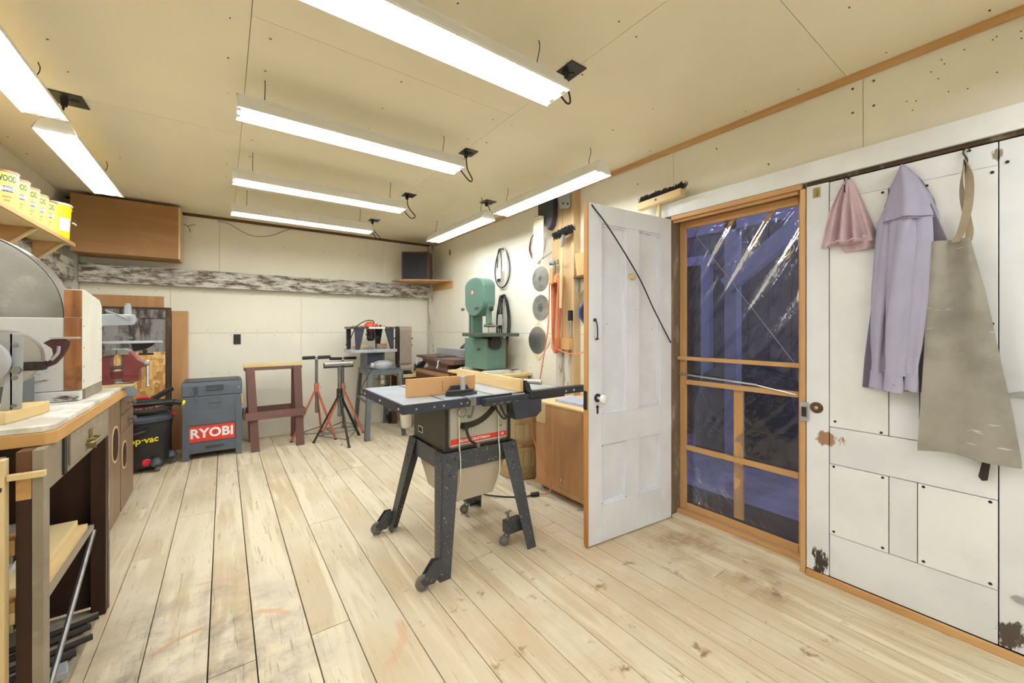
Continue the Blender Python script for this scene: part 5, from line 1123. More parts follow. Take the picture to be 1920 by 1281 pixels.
for a in (-.95, .2, 2.2, -2.6):
    p = VC+Vector((math.cos(a)*.215, math.sin(a)*.215, 0))
    MB().loft([[p+Vector((math.cos(b)*r_, math.sin(b)*r_, z)) for b in [2*PI*i/12 for i in range(12)]] for r_, z in ((.04, .055), (.05, .075), (.035, .11), (.015, .125))]).build('caster_foot', 'ryobidark', sv, True)
    wheel(p+Vector((.01, 0, .025)), .025, .03, (math.cos(a+1), math.sin(a+1), 0), sv)
a = -1.25; MB().lathe([(.034, -.012), (.034, .008), (.028, .014), (0, .016)], VC+Vector((math.cos(a)*.188, math.sin(a)*.188, .095)), (math.cos(a), math.sin(a), 0), 22).build('drain_cap', 'red', sv, True)
MB().obox(VC+Vector((.238, -.02, .49)), (.02, .03, .03)).build('latch', 'red', sv, bev=.003)

# slate tool case
rc = thing('tool_case', 'slate grey moulded tool case with a red label standing on the floor', 'case', (-.08, 5.1, 0), 0)
def cs_(poly, n, mt, x0, x1, bv=0): return MB().prism(poly, (x0, 0, 0), (0, 1, 0), (0, 0, 1), (x1-x0, 0, 0)).build(n, mt, rc, bev=bv)
cs_([(5.03, .06), (5.42, .06), (5.42, .60), (5.03, .625)], 'body', 'ryobi', -.325, .145, .008)
cs_([(5.03, .627), (5.42, .602), (5.42, .72), (5.39, .765), (5.07, .765), (5.03, .735)], 'lid', 'ryobi', -.335, .155, .010)
B(-.315, .135, 5.07, 5.40, .7655, .772).build('top_mat', 'ryobidark', rc, bev=.002)
for x0, x1 in ((-.330, -.275), (.100, .150)): cs_([(5.022, 0), (5.055, 0), (5.055, .10), (5.022, .60)], 'foot_rib', 'ryobi', x0, x1, .004); B(x0, x1, 5.36, 5.42, 0, .06).build('foot', 'ryobidark', rc)
B(-.145, -.005, 5.020, 5.0295, .70, .735).build('handle_recess', 'ryobidark', rc, bev=.003)
B(-.15, 0, 5.012, 5.0298, .690, .700).build('handle_lip', 'ryobi', rc)
B(-.235, -.212, 5.016, 5.0295, .61, .725).build('latch', 'ryobidark', rc, bev=.003); B(-.235, -.21, 5.010, 5.0155, .60, .635).build('latch_tongue', 'ryobi', rc, bev=.002)
MB().lathe([(.056, 0), (.056, .004), (.050, .004), (.050, .001)], (-.075, 5.029, .55), (0, -1, 0), 30).build('dial_ring', 'ryobi', rc, True)
B(-.127, -.023, 5.0245, 5.0288, .548, .555).build('dial_slot', 'ryobidark', rc)
MB().prism(rrect(.40, .175, .012), (-.095, 5.0296, .255), (1, 0, 0), (0, 0, 1), (0, -.002, 0)).build('label_border', 'ryobidark', rc)
MB().prism(rrect(.375, .155, .008), (-.095, 5.0275, .255), (1, 0, 0), (0, 0, 1), (0, -.002, 0)).build('label', 'label_red', rc)
text('label_lettering', 'RYOBI', .125, 'label_white', rc, (-.095, 5.0252, .255), (1, 0, 0), (0, 0, 1), bold=.0045, sx=.98, spacing=1.02)
B(-.15, -.0, 5.022, 5.0298, .105, .130).build('bottom_recess', 'ryobidark', rc, bev=.003)
for x in (-.262, .125): MB().cyl((x, 5.0292, .69), (x, 5.026, .69), .006, n=8).cyl((x, 5.0292, .70), (x, 5.026, .70), .005, n=8).build('rivet', 'steel', rc)
for x in (-.328, .156): B(x-.006, x+.006, 5.05, 5.09, .52, .585).build('side_clip', 'yellow', rc, bev=.002)

# sawhorse
sh_ = thing('sawhorse', 'red brown stained wooden sawhorse with a pale top rail by the back wall', 'sawhorse', (.5, 5.2, 0))
B(.17, .725, 5.10, 5.19, .885, .922).build('top_rail', 'paleX', sh_, bev=.002); B(.172, .723, 5.09, 5.20, .850, .8845).build('top_rail', 'redwoodX', sh_, bev=.002)
def ly(x0, x1, yt, yb, nm='leg'):
    return MB().loft([[(x, y, z) for x, y in ((a, yt0), (b, yt0), (b, yt1), (a, yt1))] for a, b, yt0, yt1, z in ((x0, x0+.078, yb, yb+.035, 0), (x1, x1+.078, yt, yt+.035, .884))]).build(nm, 'redwood', sh_, bev=.002)
ly(.232, .188, 5.052, 4.985); ly(.655, .632, 5.052, 4.985); ly(.232, .188, 5.205, 5.45); ly(.655, .632, 5.205, 5.45)
MB().obox((.465, 4.993, .375), (.56, .022, .082), 0, -.08).build('brace', 'redwoodX', sh_, bev=.002)
MB().obox((.465, 5.375, .375), (.54, .022, .082), 0, .25).build('brace', 'redwoodX', sh_, bev=.002)
for x in (.186, .742): MB().bar((x-.012, 5.02, .375), (x-.012, 5.36, .375), .02, .08).build('side_brace', 'redwood', sh_)

# roller stands
def stand(base, feet, zt, zc, col, lbl, rollx, roll='black', fat=.016, ringz=.08):
    t = thing('roller_stand', lbl, 'stand', base, 0, 'roller stands by the back wall'); bx, by = base[0], base[1]
    MB().cyl((bx, by, .30), (bx, by, zt-.03), fat, n=14).build('post', 'dullsteel', t, True)
    MB().cyl((bx, by, zc-.05), (bx, by, zc+.05), fat+.010, n=14).build('collar', col, t, True)
    MB().tube([(bx+fat+.015+.015*math.cos(a), by, zc+.015*math.sin(a)) for a in [2*PI*i/12 for i in range(12)]], .003, 5, True).build('pin_ring', 'steel', t, True)
    for (x, y) in feet:
        MB().bar((bx+(x-bx)*.06, by+(y-by)*.06, zc-.04), (x, y, .008), .020, .020, (0, 0, 1)).build('leg', col if col != 'galv' else 'greymetal', t)
        MB().obox((x, y, .0055), (.03, .03, .011)).build('rubber_foot', 'rubber', t)
    P = [Vector((bx+(x-bx)*.86, by+(y-by)*.86, ringz)) for x, y in feet]
    for a, b in zip(P, P[1:]+P[:1]): MB().cyl(a, b, .006, n=6).build('stretcher', 'greymetal', t, True)
    return t
f = lambda c, r, a0: [(c[0]+r*math.cos(a0+k*2*PI/3), c[1]+r*math.sin(a0+k*2*PI/3)) for k in range(3)]
t = stand((.895, 5.22, 0), f((.895, 5.22), .27, -.9), .965, .60, 'orangesteel', 'orange roller stand nearest the red brown sawhorse', None)
for x0, x1 in ((.745, .880), (.910, 1.05)): MB().cyl((x0, 5.22, .955), (x1, 5.22, .958), .020).build('roller', 'rubber', t, True)
MB().cyl((.74, 5.22, .956), (1.055, 5.22, .956), .006).build('axle', 'dullsteel', t, True)
t = stand((1.215, 5.32, 0), f((1.215, 5.32), .27, -.75), .935, .56, 'orangesteel', 'orange roller stand standing behind the silver roller stand', None)
for x0, x1 in ((1.06, 1.20), (1.23, 1.375)): MB().cyl((x0, 5.32, .928), (x1, 5.32, .925), .018).build('roller', 'rubber', t, True)
MB().cyl((1.055, 5.32, .927), (1.38, 5.32, .926), .006).build('axle', 'dullsteel', t, True)
t = stand((1.075, 4.86, 0), [(.83, 5.0), (1.11, 4.58), (1.335, 5.04)], .89, .565, 'iron', 'black legged roller stand with one long silver roller in front', None, fat=.022)
MB().cyl((.915, 4.86, .900), (1.215, 4.86, .905), .024).build('roller', 'steel', t, True)
MB().box(.905, 1.225, 4.85, 4.87, .855, .873).box(.905, .912, 4.85, 4.87, .873, .91).box(1.218, 1.225, 4.85, 4.87, .873, .91).build('roller_cradle', 'black', t)

# grey steel stand with the shaper / router table on it
gst = thing('machine_stand', 'grey angle steel stand with splayed legs near the roller stands', 'stand', (1.6, 5.1, 0))
fr = [(1.395, 4.86), (1.82, 4.86), (1.84, 5.42), (1.43, 5.42)]
ft = [(1.315, 4.70), (1.80, 4.70), (1.83, 5.50), (1.385, 5.50)]
MB().prism(fr, (0, 0, .785), (1, 0, 0), (0, 1, 0), (0, 0, .012)).build('top_plate', 'greymetal', gst, bev=.001)
for a, b in zip(fr, fr[1:]+fr[:1]): MB().bar((a[0], a[1], .76), (b[0], b[1], .76), .006, .048).build('apron', 'greymetal', gst)
for a, b in zip(fr, ft):
    c1 = Vector((a[0], a[1], .784)); c2 = Vector((b[0], b[1], 0)); sx = 1 if a[0] < 1.6 else -1; sy = 1 if a[1] < 5.1 else -1
    m = MB().loft([[p, p+Vector((sx*.055, 0, 0)), p+Vector((sx*.055, sy*.004, 0)), p+Vector((0, sy*.004, 0))] for p in (c2, c1)]).loft([[p, p+Vector((0, sy*.055, 0)), p+Vector((sx*.004, sy*.055, 0)), p+Vector((sx*.004, 0, 0))] for p in (c2, c1)])
    m.build('leg', 'greymetal', gst)
mid = [Vector((a[0]*.55+b[0]*.45, a[1]*.55+b[1]*.45, .43)) for a, b in zip(fr, ft)]
for a, b in zip(mid, mid[1:]+mid[:1]): MB().bar(a, b, .004, .03).build('shelf_rail', 'greymetal', gst)
bw = thing('steel_bowl', 'stainless steel bowl hanging under the top of the grey stand', 'bowl', (1.61, 4.98, .62))
MB().lathe([(0, 0), (.06, .0), (.078, .015), (.083, .05), (.083, .158), (.080, .158), (.080, .05), (.072, .02), (0, .006)], (1.61, 5.0, .600), (0, 0, 1), 30).build('bowl', 'steel', bw, True)
MB().lathe([(.0835, .07), (.086, .072), (.086, .085), (.0835, .087)], (1.61, 5.0, .600), (0, 0, 1), 30).build('band', 'dullsteel', bw, True)
pl = thing('belt_grinder_base', 'grey machine with a flat plate table and pedestal on the grey stand', 'machine', (1.5, 5.2, .8))
B(1.42, 1.66, 5.06, 5.30, .7975, 1.003).build('pedestal', 'greymetal', pl, bev=.005)
B(1.44, 1.64, 5.0575, 5.0595, .85, .995).build('front_panel', 'bluedark', pl)
B(1.235, 1.80, 5.0, 5.36, 1.0035, 1.042).build('table', 'galv', pl, bev=.004)
wm = thing('motor_housing', 'rounded grey motor housing wrapped in thin cable on the grey stand', 'motor', (1.6, 4.98, .8))
MB().loft([[(1.60+math.cos(a)*rx, 4.96+math.sin(a)*ry, z) for a in [2*PI*i/24 for i in range(24)]] for rx, ry, z in ((.10, .07, .7975), (.125, .085, .82), (.13, .09, .85), (.11, .075, .885), (.06, .045, .905))]).build('housing', 'galv', wm, True)
MB().cyl((1.50, 4.96, .84), (1.455, 4.97, .85), .035).build('end_bell', 'panelface', wm, True)
for k in range(2): MB().tube(spl([(1.47, 4.93, .80+.0*k), (1.50, 4.86, .87+.02*k), (1.60, 4.855, .905), (1.70, 4.862, .88), (1.745, 4.90, .83), (1.70, 4.92, .802)], 7), .004, 5).build('cable', 'galv', wm, True)
lc_ = thing('loose_cable', 'thin dark cable drooping from the motor down the left of the grey stand', 'cable', (1.36, 4.82, .6))
MB().tube(spl([(1.45, 4.84, .81), (1.42, 4.83, .80), (1.35, 4.80, .70), (1.31, 4.82, .60), (1.37, 4.84, .50), (1.46, 4.845, .55)], 7), .004, 5).build('cable', 'iron', lc_, True)
rt = thing('router_table', 'small dark grey router table with orange router parts stacked on the grey machine', 'router table', (1.5, 5.15, 1.04))
B(1.238, 1.775, 5.02, 5.34, 1.298, 1.325).build('table_top', 'bluedark', rt, bev=.002)
B(1.45, 1.65, 5.0165, 5.0195, 1.300, 1.322).build('name_strip', 'label_white', rt)
def rl(xt0, xt1, xb0, xb1, y): MB().loft([[(a, y, z), (b, y, z), (b, y+.05, z), (a, y+.05, z)] for a, b, z in ((xb0, xb1, 1.0425), (xt0, xt1, 1.2975))]).build('leg', 'bluedark' if y < 5.2 else 'black', rt, bev=.003)
rl(1.29, 1.40, 1.305, 1.345, 5.03); rl(1.66, 1.765, 1.735, 1.765, 5.03); rl(1.25, 1.30, 1.255, 1.30, 5.27); rl(1.60, 1.70, 1.62, 1.66, 5.27)
m = MB()
for x in (1.28, 1.34, 1.40, 1.69, 1.75): m.cyl((x, 5.0195, 1.311), (x, 5.016, 1.311), .005, n=8)
m.build('bolts', 'steel', rt)['kind'] = 'stuff'
MB().cyl((1.515, 5.17, 1.297), (1.515, 5.17, 1.17), .048).cyl((1.515, 5.17, 1.17), (1.515, 5.17, 1.145), .052, .03).build('router_motor', 'iron', rt, True)
MB().cyl((1.515, 5.17, 1.29), (1.515, 5.17, 1.262), .054).build('router_collar', 'vise', rt, True)
MB().tube(spl([(1.43, 5.10, 1.24), (1.46, 5.09, 1.20), (1.52, 5.085, 1.17), (1.59, 5.09, 1.19), (1.58, 5.10, 1.205), (1.54, 5.10, 1.20)], 6), .006, 6).build('power_cable', 'rubber', rt, True)
MB().lathe([(.062, 0), (.062, .02), (.045, .045), (.02, .062), (0, .064)], (1.49, 5.14, 1.3255), (0, 0, 1), 20).build('dust_hood', 'orange', rt, True)
MB().cyl((1.58, 5.14, 1.3255), (1.58, 5.14, 1.36), .02).build('orange_knob', 'orange', rt, True); MB().cyl((1.63, 5.14, 1.3255), (1.63, 5.14, 1.35), .008, .014).build('black_knob', 'black', rt, True)
B(1.30, 1.72, 5.19, 5.21, 1.3255, 1.345).build('fence', 'paleX', rt)
MB().tube(spl([(1.55, 5.14, 1.36), (1.52, 5.1, 1.40), (1.42, 5.06, 1.395), (1.30, 5.0, 1.33), (1.25, 4.98, 1.25), (1.22, 4.985, 1.17), (1.19, 4.99, 1.13)], 8), .006, 6).cyl((1.195, 4.99, 1.135), (1.18, 4.99, 1.10), .013).build('plug_cable', 'rubber', rt, True)
for k, (x, y, s) in enumerate(((1.32, 5.14, .05), (1.42, 5.20, .09), (1.66, 5.18, .12))):
    plank('wood_offcut', ['orange wood offcut by the left leg under the router table', 'pale wood offcut in the middle under the router table', 'long orange wood offcut at the right under the router table'][k], x-s/2-.0, x+s/2, y-.02, y+.02, 1.0425, 1.085+.01*k, 'ply' if k != 1 else 'paleX', 'offcut', group='offcuts under the router table')
t = thing('small_clamps', 'black and silver fittings lying on the plate under the router table', 'fittings', (1.52, 5.08, 1.043))
m = MB()
for i in range(5): m.cyl((1.42+.05*i, 5.05, 1.0425), (1.42+.05*i, 5.05, 1.07+.01*(i % 2)), .018, .014, 10)
m.bar((1.40, 5.06, 1.05), (1.66, 5.06, 1.05), .02, .014).build('fittings', 'dullsteel', t)

# belt sander
bs = thing('belt_sander', 'upright belt sander with a wide worn brown belt by the back wall', 'sander', (1.95, 5.15, 0))
BXs, BYs = 1.955, 5.16
ra = .045; pth = []
for i in range(13): a = PI*i/12; pth.append((BYs-math.cos(a)*ra, 1.285+math.sin(a)*ra))
for i in range(13): a = PI+PI*i/12; pth.append((BYs-math.cos(a)*ra, .86+math.sin(a)*ra))
m = MB(); n = len(pth)
m.loft([[(BXs-.082, y, z), (BXs+.082, y, z), (BXs+.082, BYs+(y-BYs)*.94, 1.07+(z-1.07)*.993), (BXs-.082, BYs+(y-BYs)*.94, 1.07+(z-1.07)*.993)] for y, z in pth+[pth[0]]], False)
m.build('belt', 'belt', bs, True)
for z in (1.285, .86): MB().cyl((BXs-.08, BYs, z), (BXs+.08, BYs, z), .040).build('drum', 'dullsteel', bs, True)
MB().box(BXs-.078, BXs+.078, BYs-.03, BYs+.03, .88, 1.26).build('platen', 'iron', bs)
MB().box(BXs-.11, BXs-.085, BYs-.03, BYs+.05, .76, 1.33).build('side_frame', 'iron', bs, bev=.004)
MB().box(BXs+.085, BXs+.092, BYs-.02, BYs+.03, 1.20, 1.32).cyl((BXs+.085, BYs, 1.17), (BXs+.115, BYs, 1.17), .010).cyl((BXs+.085, BYs, 1.08), (BXs+.11, BYs, 1.08), .008).cyl((BXs-.15, BYs, 1.17), (BXs-.11, BYs, 1.18), .008).build('tracking_knobs', 'iron', bs, True)
MB().cyl((BXs-.08, BYs-.03, .775), (BXs+.07, BYs-.03, .775), .048).build('motor', 'belt', bs, True)
MB().box(BXs-.12, BXs+.08, BYs-.08, BYs+.09, .70, .727).build('base', 'iron', bs, bev=.004)
wst = thing('pedestal_bench', 'small rough wooden bench under the belt sander', 'bench', (2.0, 5.1, 0))
B(1.865, 2.30, 5.0, 5.44, .665, .6995).build('top', 'paleX', wst, bev=.003)
for x in (1.87, 2.23):
    for y in (5.01, 5.37): B(x, x+.06, y, y+.06, 0, .6645).build('leg', 'brownwood', wst, bev=.003)
B(1.90, 2.229, 5.02, 5.04, .52, .66).build('apron', 'brownwood', wst)
t = thing('dust_funnel', 'black crumpled dust chute lying on the small rough bench', 'chute', (2.17, 5.15, .70))
MB().loft([[(2.10, 5.08, .73), (2.20, 5.07, .70), (2.22, 5.2, .70), (2.10, 5.2, .72)], [(2.10, 5.08, .80), (2.20, 5.08, .79), (2.2, 5.2, .80), (2.11, 5.2, .82)], [(2.19, 5.10, .86), (2.24, 5.10, .83), (2.235, 5.15, .84), (2.2, 5.15, .86)], [(2.255, 5.12, .925), (2.262, 5.12, .92), (2.262, 5.125, .92), (2.256, 5.125, .925)]]).build('chute', 'black', t)
plank('sanding_block', 'rough pale wood block on the small bench in front of the black chute', 2.06, 2.22, 5.01, 5.06, .7005, .745, 'paleX', 'block', bev=.003)
gb = thing('dust_bag', 'pale cloth dust bag hanging on the leg of the grey stand behind the saw table', 'bag', (1.78, 4.65, .1))
def bagr(z, rx, ry, k): return [(1.775+math.cos(a)*rx*(1+.06*math.sin(3*a+k)), 4.60+.20*z+math.sin(a)*ry*(1+.08*math.sin(4*a+k)), z) for a in [2*PI*i/20 for i in range(20)]]
MB().loft([bagr(.105, .04, .03, 0), bagr(.12, .062, .045, 1), bagr(.20, .070, .05, 2), bagr(.36, .068, .05, 3), bagr(.50, .055, .042, 3.5), bagr(.58, .02, .02, 4)]).build('bag', 'bag', gb, True)
MB().tube([(1.775, 4.716, .58), (1.775, 4.75, .66), (1.79, 4.80, .74)], .006, 6).build('tie', 'iron', gb)
bm_ = thing('black_motor', 'small black motor on the floor by the back wall behind the grey stand', 'motor', (1.93, 5.30, 0))
MB().cyl((1.88, 5.42, .075), (1.88, 5.56, .075), .07).box(1.83, 1.93, 5.42, 5.56, 0, .02).build('housing', 'black', bm_, True)
"""jointer"""
jb = thing('machine_box', 'rusty brown wooden box that carries the jointer by the right wall', 'stand', (2.3, 4.5, 0))
B(2.02, 2.44, 3.99, 4.93, .10, .79).build('box', 'brownwood', jb, bev=.004); B(2.04, 2.42, 4.02, 4.90, 0, .0995).build('plinth', 'darkply', jb)
B(2.016, 2.0195, 4.0, 4.92, .745, .79).build('edge', 'plyX', jb)
jt = thing('jointer', 'dusty brown grey cast jointer with a tall fence left of the band saw', 'jointer', (2.2, 4.4, .79))
MB().loft([[(x0, y0, z), (x1, y0, z), (x1, y1, z), (x0, y1, z)] for x0, x1, y0, y1, z in ((2.09, 2.33, 4.15, 4.75, .7905), (2.10, 2.32, 4.2, 4.7, .84), (2.06, 2.36, 4.05, 4.85, .915))]).build('bed', 'jointer', jt, bev=.01)
MB().prism([(3.93, .952), (4.42, .952), (4.42, .916), (4.25, .905), (4.05, .89), (3.93, .90)], (2.05, 0, 0), (0, 1, 0), (0, 0, 1), (.31, 0, 0)).build('outfeed_table', 'jointer', jt, bev=.002)
MB().prism([(4.45, .960), (4.98, .960), (4.98, .93), (4.6, .917), (4.45, .917)], (2.05, 0, 0), (0, 1, 0), (0, 0, 1), (.31, 0, 0)).build('infeed_table', 'jointer', jt, bev=.002)
B(2.325, 2.345, 4.15, 4.95, .9615, 1.045).build('fence', 'galv', jt, bev=.001)
B(2.11, 2.20, 4.36, 4.52, .961, .975).build('guard', 'dullsteel', jt, bev=.003)
for y in (4.90, 4.30): MB().tube([(2.05, y, .93), (2.03, y-.01, .91), (2.02, y-.03, .87), (2.00, y-.04, .84)], .009, 6).build('lever', 'galv', jt, True)
t = thing('work_lamp', 'small dusty black work lamp on the jointer fence beside the band saw', 'lamp', (2.33, 4.08, .95))
MB().cyl((2.34, 4.06, .953), (2.34, 4.06, 1.10), .012).tube([(2.335+.02*math.cos(k), 4.06+.02*math.sin(k), .96+.012*k) for k in range(12)], .006, 6).build('stem', 'iron', t, True)
MB().lathe([(.06, 0), (.045, .03), (.02, .045), (.015, .06), (0, .06)], (2.30, 4.13, 1.065), (0, 0, 1), 16).build('shade', 'black', t, True)

# ================================================================== BAND SAW on its table
bt = thing('band_saw_table', 'low pale wooden bench under the green band saw', 'bench', (2.3, 3.6, 0))
B(1.99, 2.54, 3.17, 3.96, .825, .85).build('top', 'paleX', bt, bev=.002)
B(2.02, 2.51, 3.20, 3.22, .72, .8245).build('apron', 'paleX', bt)
for x, y in ((2.02, 3.22), (2.45, 3.22), (2.02, 3.88), (2.45, 3.88)): B(x, x+.06, y, y+.06, 0, .8245).build('leg', 'brownwood', bt, bev=.002)
B(2.08, 2.45, 3.225, 3.245, .55, .70).build('drawer_front', 'brownwood', bt)
for k, y in enumerate((3.36, 3.83)): plank('spacer_block', ['whitewashed spacer block under the near side of the band saw', 'whitewashed spacer block under the far side of the band saw'][k], 2.09, 2.50, y-.06, y+.04, .8505, .879, 'whitewash', 'block', group='blocks under the band saw')
bw_ = thing('band_saw', 'green band saw with rounded wheel cover and square table on the pale bench', 'band saw', (2.3, 3.6, .88))
B(2.16, 2.40, 3.43, 3.885, .8795, 1.20).build('base_cabinet', 'green', bw_, bev=.008)
B(2.4005, 2.45, 3.47, 3.86, .8795, 1.19).build('rear_panel', 'brownwood', bw_)
B(2.20, 2.33, 3.78, 3.87, 1.2005, 1.62).build('column', 'green', bw_, bev=.01)
B(2.195, 2.1995, 3.82, 3.826, 1.21, 1.5).build('column_groove', 'greendark', bw_)
# upper wheel cover: flat sides, gently arched top, round bottom
cv = [(3.885, 1.50+.0), (3.885, 1.745)]+[(3.69+.195*math.cos(a), 1.745+.10*math.sin(a)) for a in [PI*i/14 for i in range(1, 14)]]+[(3.495, 1.745), (3.495, 1.60)]+[(3.69-.195*math.cos(a), 1.60-.165*math.sin(a)) for a in [PI*i/16 for i in range(1, 16)]]
cv = cv[1:]
MB().prism(cv, (2.16, 0, 0), (0, 1, 0), (0, 0, 1), (.15, 0, 0)).build('wheel_cover', 'green', bw_, bev=.012)
B(2.22, 2.27, 3.50, 3.545, 1.34, 1.60).build('blade_guard', 'green', bw_, bev=.004)
MB().box(2.20, 2.29, 3.485, 3.55, 1.315, 1.345).cyl((2.19, 3.48, 1.33), (2.30, 3.44, 1.33), .008).cyl((2.24, 3.50, 1.35), (2.22, 3.42, 1.355), .007).build('blade_guides', 'dullsteel', bw_, True)
B(2.235, 2.248, 3.520, 3.5215, 1.20, 1.34).build('blade', 'steel', bw_)
MB().obox((2.25, 3.50, 1.238), (.43, .43, .034)).build('table', 'greendark', bw_, bev=.003)
MB().box(2.18, 2.32, 3.42, 3.56, 1.185, 1.22).lathe([(.07, -.02), (.07, .02), (0, .02)], (2.25, 3.41, 1.155), (0, 1, 0), 18).cyl((2.25, 3.44, 1.14), (2.17, 3.40, 1.12), .012).build('trunnion', 'iron', bw_, True)
MB().lathe([(0, 0), (.026, .0), (.026, .004), (0, .004)], (2.1595, 3.71, 1.685), (-1, 0, 0), 20).build('emblem', 'label_red', bw_, True)
MB().lathe([(0, 0), (.020, 0), (.020, .001), (0, .001)], (2.1553, 3.71, 1.685), (-1, 0, 0), 20).build('emblem_disc', 'label_white', bw_)
MB().prism([(-.014, -.008), (.014, -.008), (.010, .008), (.003, 0), (0, .012), (-.003, 0), (-.010, .008)], (2.1542, 3.71, 1.684), (0, 1, 0), (0, 0, 1), (-.001, 0, 0)).build('emblem_mark', 'label_red', bw_)
for p, r, dd in (((2.16, 3.60, 1.52), .022, (-1, 0, 0)), ((2.24, 3.50, 1.505), .026, (0, -1, 0)), ((2.16, 3.90, 1.515), .018, (0, 1, 0)), ((2.16, 3.56, 1.09), .020, (-1, 0, 0))):
    p = Vector(p); dd = Vector(dd)
    MB().lathe([(.007, -.01), (.007, .022), (r, .026), (r, .038), (r*.6, .044), (0, .045)], p, dd, 14).build('knob', 'dullsteel' if r != .026 else 'iron', bw_, True)

# ================================================================== WALL POST AND HANGING TOOLS, right wall
wp = sroot('trim_14')
B(2.47, RX, 2.50, 2.535, 0, CZ-.035).build('plank', 'postwood', wp, bev=.003)
MB().box(2.485, RX, 2.54, 2.66, 1.22, CZ-.035).build('plank', 'postwood', wp, bev=.003)
MB().box(2.485, RX, 2.664, 2.80, 1.22, CZ-.035).build('plank', 'postwood', wp, bev=.003)
def log(yc, r, k): return MB().loft([[(2.548-abs(math.sin(a))*r*1.25*(1+.06*math.sin(z*7+k)), yc+math.cos(a)*r*(1+.07*math.sin(z*5+k+a)), z) for a in [PI*i/12 for i in range(13)]]+[] for z in [1.218*j/14 for j in range(15)]])
log(2.60, .065, 0).build('log_half', 'oldZ', wp, True); log(2.715, .055, 2).build('log_half', 'oldZ', wp, True)
hb = thing('cord_bracket', 'upper orange wooden bracket on the post holding the cords', 'bracket', (2.44, 2.68, 1.75))
B(2.38, 2.4845, 2.63, 2.70, 1.71, 1.775).build('arm', 'pineX', hb, bev=.003); B(2.362, 2.3795, 2.66, 2.70, 1.70, 1.84).build('upright', 'pineZ', hb, bev=.003)
hb2 = thing('cord_bracket', 'lower orange wooden bracket on the post above the bark logs', 'bracket', (2.44, 2.6, 1.17))
B(2.425, 2.4695, 2.51, 2.745, 1.115, 1.22).build('arm', 'pineY', hb2, bev=.003); B(2.405, 2.4248, 2.65, 2.71, 1.105, 1.14).build('peg', 'paleX', hb2, bev=.003)
cdn = thing('coiled_orange_cord', 'bundle of orange extension cord looped over the wooden brackets on the post', 'cord', (2.43, 2.66, 1.5))
m = MB()
for k in range(9):
    x = 2.392+.009*k; o1 = .004*math.sin(k*2.1); xb = 2.386+.003*k
    m.tube(spl([(x, 2.707+o1, 1.70), (x, 2.69, 1.775), (x, 2.665, 1.783), (x, 2.64, 1.775), (x, 2.620-o1, 1.70), ((x+xb)/2, 2.622+2*o1, 1.45), (xb, 2.625+o1, 1.22), (xb, 2.64+2*o1, 1.10+.012*(k % 4)), (xb, 2.66, 1.085+.012*(k % 4)), (xb, 2.68-2*o1, 1.12), (xb, 2.69, 1.25), ((x+xb)/2, 2.70-3*o1, 1.5), (x, 2.707+o1, 1.70)], 6), .0055, 6)
m.build('loops', 'cord', cdn, True)
MB().tube(spl([(2.38, 2.62, 1.12), (2.40, 2.52, 1.09), (2.42, 2.42, 1.085), (2.45, 2.30, 1.12), (2.50, 2.15, 1.13)], 8), .0055, 6).build('loose_end', 'cord', cdn, True)
# brush with handle
pbm = thing('chimney_brush', 'black round bristle broom head on a wooden handle hanging head up on the post', 'broom', (2.40, 2.56, 1.9))
m = MB(); random.seed(3)
for i in range(420):
    y = random.uniform(2.44, 2.68); a = random.uniform(0, 2*PI); zc = 2.155-.12*(y-2.44)-0+.0; r = random.uniform(.030, .042)
    c_ = Vector((2.40, y, zc-.0)); e = c_+Vector((math.cos(a)*r, random.uniform(-.012, .012), math.sin(a)*r)); m.bar(c_, e, .0035, .0035)
o = m.build('bristles', 'bristle', pbm); o['kind'] = 'stuff'
MB().cyl((2.40, 2.445, 2.155), (2.40, 2.675, 2.127), .020).build('head_block', 'bristle', pbm, True)
MB().cyl((2.40, 2.575, 2.01), (2.40, 2.56, 2.12), .012, .016).build('ferrule', 'dullsteel', pbm, True)
MB().tube([(2.40, 2.573, 2.02), (2.40, 2.585, 1.75), (2.40, 2.592, 1.48)], [.011, .015, .013], 12).build('handle', 'paleZ', pbm, True)
hm = thing('hammer', 'hammer with a grey head and dark grip hanging on the post', 'hammer', (2.43, 2.69, 1.8))
MB().box(2.42, 2.455, 2.70, 2.73, 1.885, 1.915).cyl((2.437, 2.715, 1.90), (2.437, 2.77, 1.90), .018).prism([(2.70, 1.91), (2.665, 1.925), (2.662, 1.88), (2.70, 1.885)], (2.43, 0, 0), (0, 1, 0), (0, 0, 1), (.014, 0, 0)).build('head', 'dullsteel', hm, bev=.002)
MB().cyl((2.437, 2.713, 1.885), (2.437, 2.714, 1.70), .010).build('handle', 'dullsteel', hm, True); MB().cyl((2.437, 2.714, 1.70), (2.437, 2.714, 1.58), .013, .012).build('grip', 'rubber', hm, True)
pb2 = thing('paint_brush', 'black bristle hand brush with a metal shank hanging on the lower post', 'brush', (2.45, 2.53, 1.35))
B(2.44, 2.468, 2.508, 2.545, 1.37, 1.46).build('bristles', 'bristle', pb2, bev=.004); MB().cyl((2.455, 2.527, 1.37), (2.455, 2.527, 1.33), .014, .009).cyl((2.455, 2.527, 1.33), (2.455, 2.527, 1.222), .0075).build('shank', 'steel', pb2, True)
